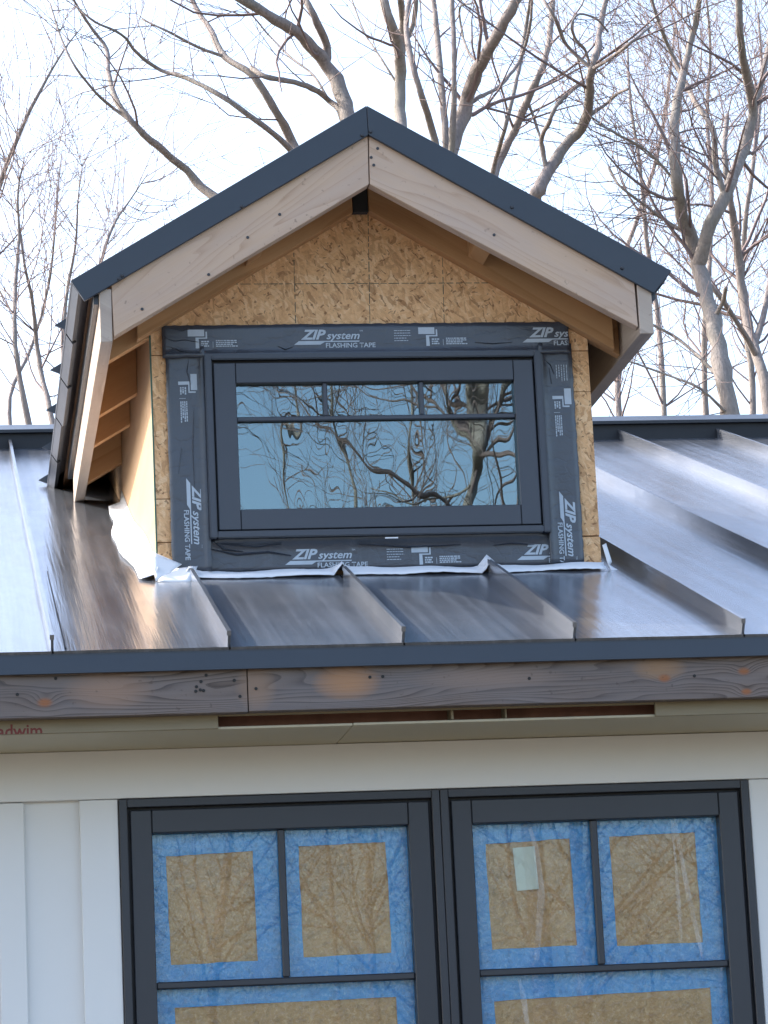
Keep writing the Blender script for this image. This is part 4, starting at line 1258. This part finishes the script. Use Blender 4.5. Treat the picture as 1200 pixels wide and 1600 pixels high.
class Tree:
    def __init__(self, name, label, seed, group, bark='bark', twig=1.0):
        self.name, self.label, self.group, self.bark = name, label, group, bark
        self.rnd = random.Random(seed)
        self.TV, self.TF, self.CV, self.CF = [], [], [], []
        self.twig = twig
        self.base = Vector((0, 0, GROUND))
        self.nodes = []
    def grow(self, p, d, length, r, lev, maxlev, up=0.25):
        rn = self.rnd
        n = max(3, min(8, int(length / 0.16)))
        pts, rad = [p.copy()], [r]
        d = d.normalized()
        curl = Vector((rn.uniform(-1, 1), rn.uniform(-1, 1), rn.uniform(-1, 1))) * 0.12
        for i in range(n):
            d = (d + curl + Vector((rn.uniform(-1, 1), rn.uniform(-1, 1), rn.uniform(-1, 1))) * 0.20 + Vector((0, 0, up * 0.22))).normalized()
            pts.append(pts[-1] + d * (length / n))
            rad.append(max(RMIN * 0.7, r * (1 - 0.72 * (i + 1) / n)))
        tube(self.CV, self.CF, pts, rad, 5 if r > 0.02 else (4 if r > 0.009 else 3))
        if lev >= maxlev: return
        k = max(2, int(length * rn.uniform(3.2, 5.2) * self.twig))
        k = min(k, 11)
        for _ in range(k):
            i = rn.randint(max(1, n // 4), n)
            dd = (pts[i] - pts[i - 1]).normalized()
            ax = dd.cross(Vector((rn.uniform(-1, 1), rn.uniform(-1, 1), rn.uniform(-1, 1))))
            if ax.length < 1e-3: continue
            cd_ = Matrix.Rotation(radians(rn.uniform(22, 58)), 3, ax.normalized()) @ dd
            self.grow(pts[i], cd_, length * rn.uniform(0.32, 0.62), max(RMIN, rad[i] * rn.uniform(0.45, 0.7)), lev + 1, maxlev, up)
    def limb(self, pts, rad, nb=8, bl=1.3, start=0.1, depth=2, wob=0.17, sub=4, main=True, up=0.3):
        rn = self.rnd
        P_, R_ = smooth_poly(pts, rad, sub, rn, wob)
        if main: tube(self.TV, self.TF, P_, R_, 9 if rad[0] > 0.05 else 7)
        else: tube(self.CV, self.CF, P_, R_, 6)
        n = len(P_)
        for _ in range(int(nb)):
            i = rn.randint(max(1, int(start * n)), n - 1)
            dd = (P_[i] - P_[i - 1]).normalized()
            ax = dd.cross(Vector((rn.uniform(-1, 1), rn.uniform(-1, 1), rn.uniform(-1, 1))))
            if ax.length < 1e-3: continue
            cd_ = Matrix.Rotation(radians(rn.uniform(28, 65)), 3, ax.normalized()) @ dd
            self.grow(P_[i], cd_, bl * rn.uniform(0.5, 1.25), max(RMIN * 1.5, R_[i] * rn.uniform(0.22, 0.42)), 1, depth, up)
        return P_, R_
    def finish(self):
        root = tag(empty(self.name, self.base), self.label, 'tree', self.group)
        for nm, V, F, mt in (('trunk', self.TV, self.TF, M[self.bark]), ('crown', self.CV, self.CF, M['twig'])):
            if not F: continue
            me = bpy.data.meshes.new(nm)
            me.from_pydata([tuple(v) for v in V], [], F)
            for p in me.polygons: p.use_smooth = True
            link(nm, me, mt, root)
        return root

def px_limb(tr, pxs, w0, w1, Y, drift=0.0, **kw):
    """limb traced on the photograph at its own distance; drift bends it towards or away from the house"""
    rn = tr.rnd
    n = len(pxs)
    ph = rn.uniform(0, 6.3)
    if tr.nodes:                                    # spring from the nearest limb already built
        x0, y0 = pxs[0]
        best = min(tr.nodes, key=lambda q: (q[0] - x0) ** 2 + (q[1] - y0) ** 2)
        if (best[0] - x0) ** 2 + (best[1] - y0) ** 2 < 45 ** 2:
            Y = best[2]
            pxs = [(best[0], best[1])] + list(pxs[1:])
        else: Y = tr.nodes[0][2]
    pts, rad = [], []
    for i, (x, y) in enumerate(pxs):
        yy = Y + drift * i / max(1, n - 1) + 0.30 * (sin(ph + i * 1.1) - sin(ph)) * min(1.0, i / 2.0)
        p = W(x, y, yy)
        pts.append(p)
        dist = (p - CAM).dot(FWD)
        w = w0 + (w1 - w0) * i / max(1, n - 1)
        rad.append(0.43 * w * dist / FPX)
    P_, R_ = tr.limb(pts, rad, **kw)
    for q in P_:
        d = q - CAM
        z = d.dot(FWD)
        tr.nodes.append((600 + FPX * d.dot(RGT) / z, 800 - FPX * d.dot(UPV) / z, q.y))
    return P_, R_
def px_trunk(tr, pxs, w0, w1, Y, **kw):
    """the stem from the ground up to the first traced point"""
    top = W(*pxs[0], Y)
    foot = Vector((top.x + tr.rnd.uniform(-0.3, 0.3), Y + tr.rnd.uniform(-0.2, 0.2), GROUND - 0.1))
    d = (top - CAM).dot(FWD)
    mid = foot.lerp(top, 0.5) + Vector((tr.rnd.uniform(-0.1, 0.1), tr.rnd.uniform(-0.1, 0.1), 0))
    rad = [0.5 * w0 * 1.5 * d / FPX, 0.5 * w0 * 1.15 * d / FPX, 0.5 * w1 * d / FPX]
    tr.limb([foot, mid, top], rad, nb=0)
    tr.base = Vector((foot.x, foot.y, GROUND))

GB = 'bare trees behind the house'
# the many-limbed tree left of the dormer's peak
t = Tree('bare_tree', 'bare tree whose long limbs spread up and left of the dormer peak', 21, GB, 'bark', 0.62)
Y = 15.0
px_trunk(t, [(585, 520)], 60, 52, Y)
px_limb(t, [(585, 520), (560, 300), (545, 200), (535, 150), (510, 100), (472, 58), (430, 30), (372, -5), (320, -40)], 34, 15, Y, -0.8, nb=7, bl=1.2, start=0.45)
px_limb(t, [(512, 104), (511, 72), (490, 22), (474, -10), (460, -60)], 17, 11, Y - 0.4, 0.4, nb=4, bl=1.0, start=0.3)
px_limb(t, [(575, 470), (440, 370), (330, 304), (292, 266), (246, 228), (206, 190), (180, 152), (169, 112), (166, 76), (140, 40), (112, -5)], 20, 4.5, Y, 0.8, nb=8, bl=1.0, start=0.45)
px_limb(t, [(206, 190), (176, 168), (150, 145), (118, 105), (98, 66), (78, 5)], 7, 3.2, Y + 0.5, 0.3, nb=6, bl=0.8)
px_limb(t, [(570, 440), (500, 300), (450, 230), (400, 188), (345, 150), (292, 122), (252, 110), (215, 84), (190, 54), (148, 34), (120, 10)], 14, 3.2, Y, -0.6, nb=9, bl=0.9, start=0.3)
px_limb(t, [(575, 480), (490, 290), (457, 222), (432, 176), (395, 118), (352, 88), (328, 46), (304, 8), (290, -30)], 20, 8, Y - 0.5, 0.9, nb=8, bl=1.0, start=0.35)
px_limb(t, [(352, 88), (310, 74), (268, 52), (222, 30)], 7, 3.5, Y - 0.1, 0.3, nb=5, bl=0.7)
px_limb(t, [(560, 300), (535, 185), (515, 158), (488, 138), (450, 126), (415, 120), (393, 106)], 13, 9, Y - 0.2, -0.2, nb=4, bl=0.9, start=0.35)
px_limb(t, [(520, 150), (490, 118), (455, 90), (420, 55), (395, 25), (370, 5)], 5, 2.6, Y, 0.5, nb=5, bl=0.7)
t.finish()
# straight stem over the peak
t = Tree('bare_tree', 'upright bare tree with a forked top just right of the dormer peak', 22, GB, 'bark2', 0.6)
Y = 16.0
px_trunk(t, [(628, 420)], 40, 34, Y)
px_limb(t, [(628, 420), (626, 260), (625, 185), (626, 125), (622, 72), (609, 30), (596, -8), (585, -50)], 26, 14, Y, 0.4, nb=5, bl=1.1, start=0.4)
px_limb(t, [(626, 95), (630, 45), (626, 0), (628, -50)], 16, 11, Y, -0.5, nb=3, bl=1.1)
px_limb(t, [(634, 70), (646, 36), (650, -10), (648, -60)], 10, 7, Y, 0.5, nb=4, bl=1.0)
px_limb(t, [(622, 135), (596, 92), (570, 52), (548, -5)], 5, 3, Y, 0.2, nb=5, bl=0.7)
t.finish()
# clump right of the peak
t = Tree('bare_tree', 'bare tree splitting into four close stems over the right rake', 23, GB, 'bark', 0.75)
Y = 14.2
px_trunk(t, [(715, 470)], 62, 54, Y)
px_limb(t, [(715, 470), (700, 300), (708, 222), (728, 165), (744, 112), (772, 62), (806, 4), (830, -40)], 34, 17, Y, -0.7, nb=7, bl=1.2, start=0.35)
px_limb(t, [(705, 330), (679, 218), (658, 148), (643, 92), (634, 44), (640, 0), (650, -50)], 15, 8, Y, 0.6, nb=6, bl=1.1, start=0.3)
px_limb(t, [(705, 300), (696, 208), (690, 135), (684, 62), (676, -6)], 15, 10, Y + 0.3, 0.4, nb=5, bl=1.0, start=0.3)
px_limb(t, [(708, 300), (708, 190), (710, 100), (706, 0), (704, -50)], 13, 8, Y - 0.3, -0.4, nb=5, bl=1.0, start=0.3)
px_limb(t, [(732, 168), (748, 152), (776, 138), (802, 110), (816, 86), (828, 40), (832, -6)], 9, 5, Y - 0.3, 0.5, nb=6, bl=0.9)
px_limb(t, [(742, 100), (732, 82), (722, 50), (718, 12), (735, 6)], 6, 3.5, Y, 0.2, nb=4, bl=0.7)
t.finish()
t = Tree('bare_tree', 'slim bare tree of two leaning stems above the right rake', 24, GB, 'bark', 0.85)
Y = 17.0
px_trunk(t, [(740, 480)], 40, 30, Y)
px_limb(t, [(740, 480), (758, 330), (776, 262), (803, 206), (830, 142), (850, 100), (860, 45), (864, -10)], 20, 10, Y, 0.5, nb=9, bl=1.2, start=0.3)
px_limb(t, [(758, 330), (773, 256), (788, 205), (802, 148), (814, 92), (822, 40), (830, -10)], 10, 6, Y - 0.4, -0.5, nb=7, bl=1.0, start=0.3)
px_limb(t, [(826, 150), (836, 190), (846, 222)], 6, 5, Y, 0.0, nb=2, bl=0.6)
t.finish()
t = Tree('bare_tree', 'crooked bare tree with a snapped side branch right of the peak', 25, GB, 'bark', 0.95)
Y = 13.6
px_trunk(t, [(815, 480)], 50, 42, Y)
px_limb(t, [(815, 480), (832, 330), (842, 296), (862, 258), (892, 218), (917, 184), (921, 140), (925, 108), (934, 78), (938, 40), (950, -10)], 28, 9, Y, -0.6, nb=8, bl=1.2, start=0.45)
px_limb(t, [(919, 186), (936, 170), (952, 158), (966, 145), (981, 139)], 8, 5.5, Y - 0.3, -0.2, nb=0)
px_limb(t, [(846, 262), (846, 222), (858, 190), (872, 162), (895, 140), (912, 128)], 10, 6, Y, 0.3, nb=5, bl=0.8)
px_limb(t, [(930, 112), (952, 92), (976, 74), (1000, 55), (1018, 40)], 8, 4.5, Y - 0.3, -0.4, nb=5, bl=0.8)
px_limb(t, [(908, 108), (885, 70), (868, 30), (850, 0), (838, -30)], 8, 5, Y - 0.4, 0.5, nb=6, bl=1.0)
px_limb(t, [(923, 112), (915, 80), (900, 62), (893, 40), (905, 22), (932, 30), (950, 50)], 6, 4, Y - 0.3, 0.2, nb=6, bl=0.7)
px_limb(t, [(926, 188), (960, 208), (995, 228), (1020, 248)], 4, 2.6, Y, 0.2, nb=7, bl=0.7)
t.finish()
# large forked tree at the right
t = Tree('bare_tree', 'large forked bare tree with mossy trunk at the right of the dormer', 26, GB, 'bark2', 0.95)
Y = 13.0
px_trunk(t, [(1150, 690)], 52, 46, Y)
px_limb(t, [(1150, 690), (1134, 600), (1118, 520), (1100, 450), (1084, 385), (1066, 335), (1058, 280), (1054, 225), (1057, 160), (1072, 98), (1086, 40), (1096, -15)], 37, 9, Y, 0.6, nb=18, bl=1.4, start=0.25, depth=3)
px_limb(t, [(1088, 410), (1112, 350), (1140, 290), (1164, 232), (1177, 168), (1163, 105), (1156, 50), (1154, -15)], 27, 12, Y, -0.8, nb=11, bl=1.3, start=0.2, depth=3)
px_limb(t, [(1176, 172), (1190, 130), (1201, 70), (1208, 10)], 13, 9, Y - 0.5, 0.2, nb=7, bl=1.2)
px_limb(t, [(1122, 300), (1118, 255), (1115, 205), (1090, 165), (1068, 125), (1048, 80), (1030, 35), (1016, -10)], 13, 6, Y - 0.2, 0.9, nb=9, bl=1.2, depth=3)
px_limb(t, [(1076, 372), (1040, 345), (1004, 318), (968, 290), (950, 262)], 8, 3.5, Y, 0.6, nb=12, bl=1.0)
px_limb(t, [(1062, 300), (1040, 265), (1008, 234), (970, 212), (930, 192)], 6, 3, Y, -0.6, nb=11, bl=1.0)
px_limb(t, [(1118, 500), (1130, 470), (1134, 450)], 9, 8, Y - 0.1, 0.0, nb=1, bl=0.5)
px_limb(t, [(1140, 610), (1100, 565), (1060, 530), (1015, 505)], 9, 5, Y, 0.5, nb=9, bl=1.0)
px_limb(t, [(1148, 640), (1095, 608), (1040, 585), (985, 565)], 6, 3.5, Y, -0.6, nb=9, bl=0.9)
t.finish()
t = Tree('bare_tree', 'bare tree with a dark leaning trunk at the right edge of the photo', 27, GB, 'bark', 1.1)
Y = 16.5
px_trunk(t, [(1210, 700)], 40, 36, Y)
px_limb(t, [(1210, 700), (1196, 600), (1172, 520), (1158, 440), (1150, 370), (1140, 300), (1132, 240), (1136, 180)], 24, 8, Y, 0.5, nb=22, bl=1.5, start=0.1, depth=3)
px_limb(t, [(1190, 560), (1150, 500), (1118, 455), (1096, 430), (1075, 410)], 12, 6, Y, -0.5, nb=9, bl=1.1)
px_limb(t, [(1180, 540), (1196, 480), (1206, 420)], 14, 10, Y, 0.2, nb=6, bl=1.2)
t.finish()
# thin trees at the left
LL = [('thin bare tree at the left edge whose twigs cross high up', 31, 19.0, [(-60, 700), (-40, 520), (-12, 330), (20, 235), (58, 150), (100, 78), (130, 40)], 16, 3, 14),
      ('slender bare tree leaning left just above the roof ridge at left', 32, 18.0, [(92, 720), (78, 640), (60, 560), (52, 480), (38, 410), (30, 350), (20, 290)], 13, 4, 16),
      ('slim twiggy bare tree rising beside the dormer at the left', 33, 21.0, [(112, 720), (104, 640), (98, 540), (106, 450), (118, 380), (122, 310), (130, 250)], 11, 3.5, 18),
      ('thin bare tree nearest the left rake with upswept twigs', 34, 20.0, [(150, 740), (140, 600), (140, 480), (160, 400), (178, 350), (205, 310), (232, 270)], 12, 3, 20),
      ('thin bare trunk standing at the far left of the ridge', 35, 17.0, [(56, 720), (40, 640), (24, 540), (24, 450), (30, 370), (28, 300), (40, 240)], 14, 4, 15),
      ('bare sapling behind the two leaning trunks at the left', 36, 23.0, [(20, 720), (16, 620), (50, 540), (75, 450), (84, 380), (90, 300), (96, 240)], 9, 3, 16)]
for lab, sd_, Y, pl, w0, w1, nb in LL:
    t = Tree('bare_tree', lab, sd_, GB, 'bark', 0.72)
    px_trunk(t, pl[:1], w0 * 1.15, w0, Y)
    px_limb(t, pl, w0, 1.4, Y, 0.4, nb=nb + 9, bl=1.5, start=0.2, depth=2, up=0.6)
    t.finish()
# farther trees that fill the sky on the right with fine twigs
RR = [('far bare tree low behind the right eave of the dormer', 41, 26.0, [(975, 720), (965, 600), (985, 520), (1005, 450), (1000, 380)], 14, 4, 16, 1.6),
      ('far twiggy bare tree between the dormer and the forked tree', 42, 24.0, [(1040, 740), (1036, 600), (1026, 480), (1010, 370), (1000, 260), (985, 160), (980, 60)], 13, 4, 24, 1.9),
      ('far bare tree whose top shows inside the fork of the large tree', 43, 25.0, [(1110, 740), (1100, 560), (1108, 420), (1112, 300), (1105, 180), (1110, 80), (1104, 0)], 13, 4, 26, 2.0),
      ('far bare tree crossing behind the right trunk', 44, 22.0, [(1172, 740), (1176, 600), (1160, 470), (1165, 350), (1180, 230), (1190, 120), (1185, 20)], 15, 4, 26, 1.9),
      ('far bare tree cut by the right edge of the photo', 45, 28.0, [(1230, 740), (1222, 560), (1214, 420), (1206, 300), (1212, 180), (1200, 60)], 15, 4, 24, 2.0),
      ('far spreading bare tree with its crown over the right eave', 46, 27.0, [(905, 740), (925, 560), (960, 440), (1000, 330), (1030, 230), (1045, 130), (1055, 40)], 12, 4, 22, 1.9)]
for lab, sd_, Y, pl, w0, w1, nb, bl in RR:
    t = Tree('bare_tree', lab, sd_, GB, 'bark', 0.72)
    px_trunk(t, pl[:1], w0 * 1.15, w0, Y)
    px_limb(t, pl, w0, w1, Y, 0.5, nb=nb, bl=bl, start=0.15, depth=3, up=0.5)
    t.finish()

# trees on the camera's side, seen mirrored in the panes
GM = 'bare trees mirrored in the window panes'
def mir_tree(label, seed, Y, pl, w0, w1, nb, bl, forks=(), depth=3):
    t = Tree('bare_tree', label, seed, GM, 'bark2', 0.62)
    pts, rad = [], []
    rn = t.rnd
    for i, (x, y) in enumerate(pl):
        q = MIR(x, y, Y + rn.uniform(-0.3, 0.3), YG)
        pts.append(q)
        d = 2 * (YG - CAM.y) + (CAM.y - Y)
        rad.append(0.34 * (w0 + (w1 - w0) * i / (len(pl) - 1)) * d / FPX)
    foot = Vector((pts[0].x + 0.2, Y, GROUND - 0.1))
    t.limb([foot, foot.lerp(pts[0], 0.55) + Vector((0.1, 0.1, 0)), pts[0]], [rad[0] * 1.5, rad[0] * 1.15, rad[0]], nb=5, bl=bl, start=0.4)
    t.base = Vector((foot.x, foot.y, GROUND))
    t.limb(pts, rad, nb=nb, bl=bl, depth=depth)
    for fp, a, b, k in forks:
        q = [MIR(x, y, Y + rn.uniform(-0.5, 0.5), YG) for x, y in fp]
        t.limb(q, [0.34 * (a + (b - a) * i / (len(fp) - 1)) * d / FPX for i in range(len(fp))], nb=k, bl=bl, depth=depth)
    t.finish()
mir_tree('large bare tree mirrored at the right of the dormer window', 51, -19.0, [(728, 860), (732, 800), (745, 740), (748, 690), (738, 640), (742, 590), (755, 520), (760, 420)], 40, 18, 16, 2.0,
         [([(745, 700), (720, 650), (700, 600), (690, 520)], 14, 7, 8), ([(745, 690), (775, 640), (800, 590), (820, 500)], 20, 9, 8), ([(735, 760), (690, 775), (640, 780), (590, 765)], 9, 4, 8)])
mir_tree('slim bare tree mirrored in the middle of the dormer window', 52, -22.0, [(650, 860), (645, 780), (642, 700), (648, 620), (640, 540)], 12, 7, 20, 2.2)
mir_tree('crooked bare tree mirrored left of centre in the dormer window', 53, -24.0, [(560, 900), (555, 790), (540, 720), (520, 660), (505, 600), (500, 500)], 9, 5, 22, 2.2)
mir_tree('far bare tree mirrored at the left of the dormer window', 54, -27.0, [(450, 900), (455, 800), (450, 720), (470, 640), (465, 560)], 8, 4, 20, 2.0)
mir_tree('bare tree mirrored in the left casement panes', 55, -17.0, [(310, 1650), (315, 1500), (330, 1400), (340, 1300), (350, 1150), (340, 900)], 26, 14, 26, 2.4)
mir_tree('bare tree mirrored in the middle of the casement panes', 56, -20.0, [(560, 1650), (550, 1500), (545, 1400), (555, 1300), (560, 1100), (570, 950)], 22, 12, 26, 2.4)
mir_tree('thick bare tree mirrored behind the pale note in the right casement', 57, -16.0, [(850, 1700), (860, 1550), (850, 1430), (845, 1320), (850, 1150), (860, 950)], 40, 22, 24, 2.4)
mir_tree('bare tree mirrored at the right of the right casement', 58, -21.0, [(1080, 1700), (1075, 1500), (1065, 1380), (1060, 1280), (1050, 1100), (1030, 950)], 16, 10, 26, 2.4)
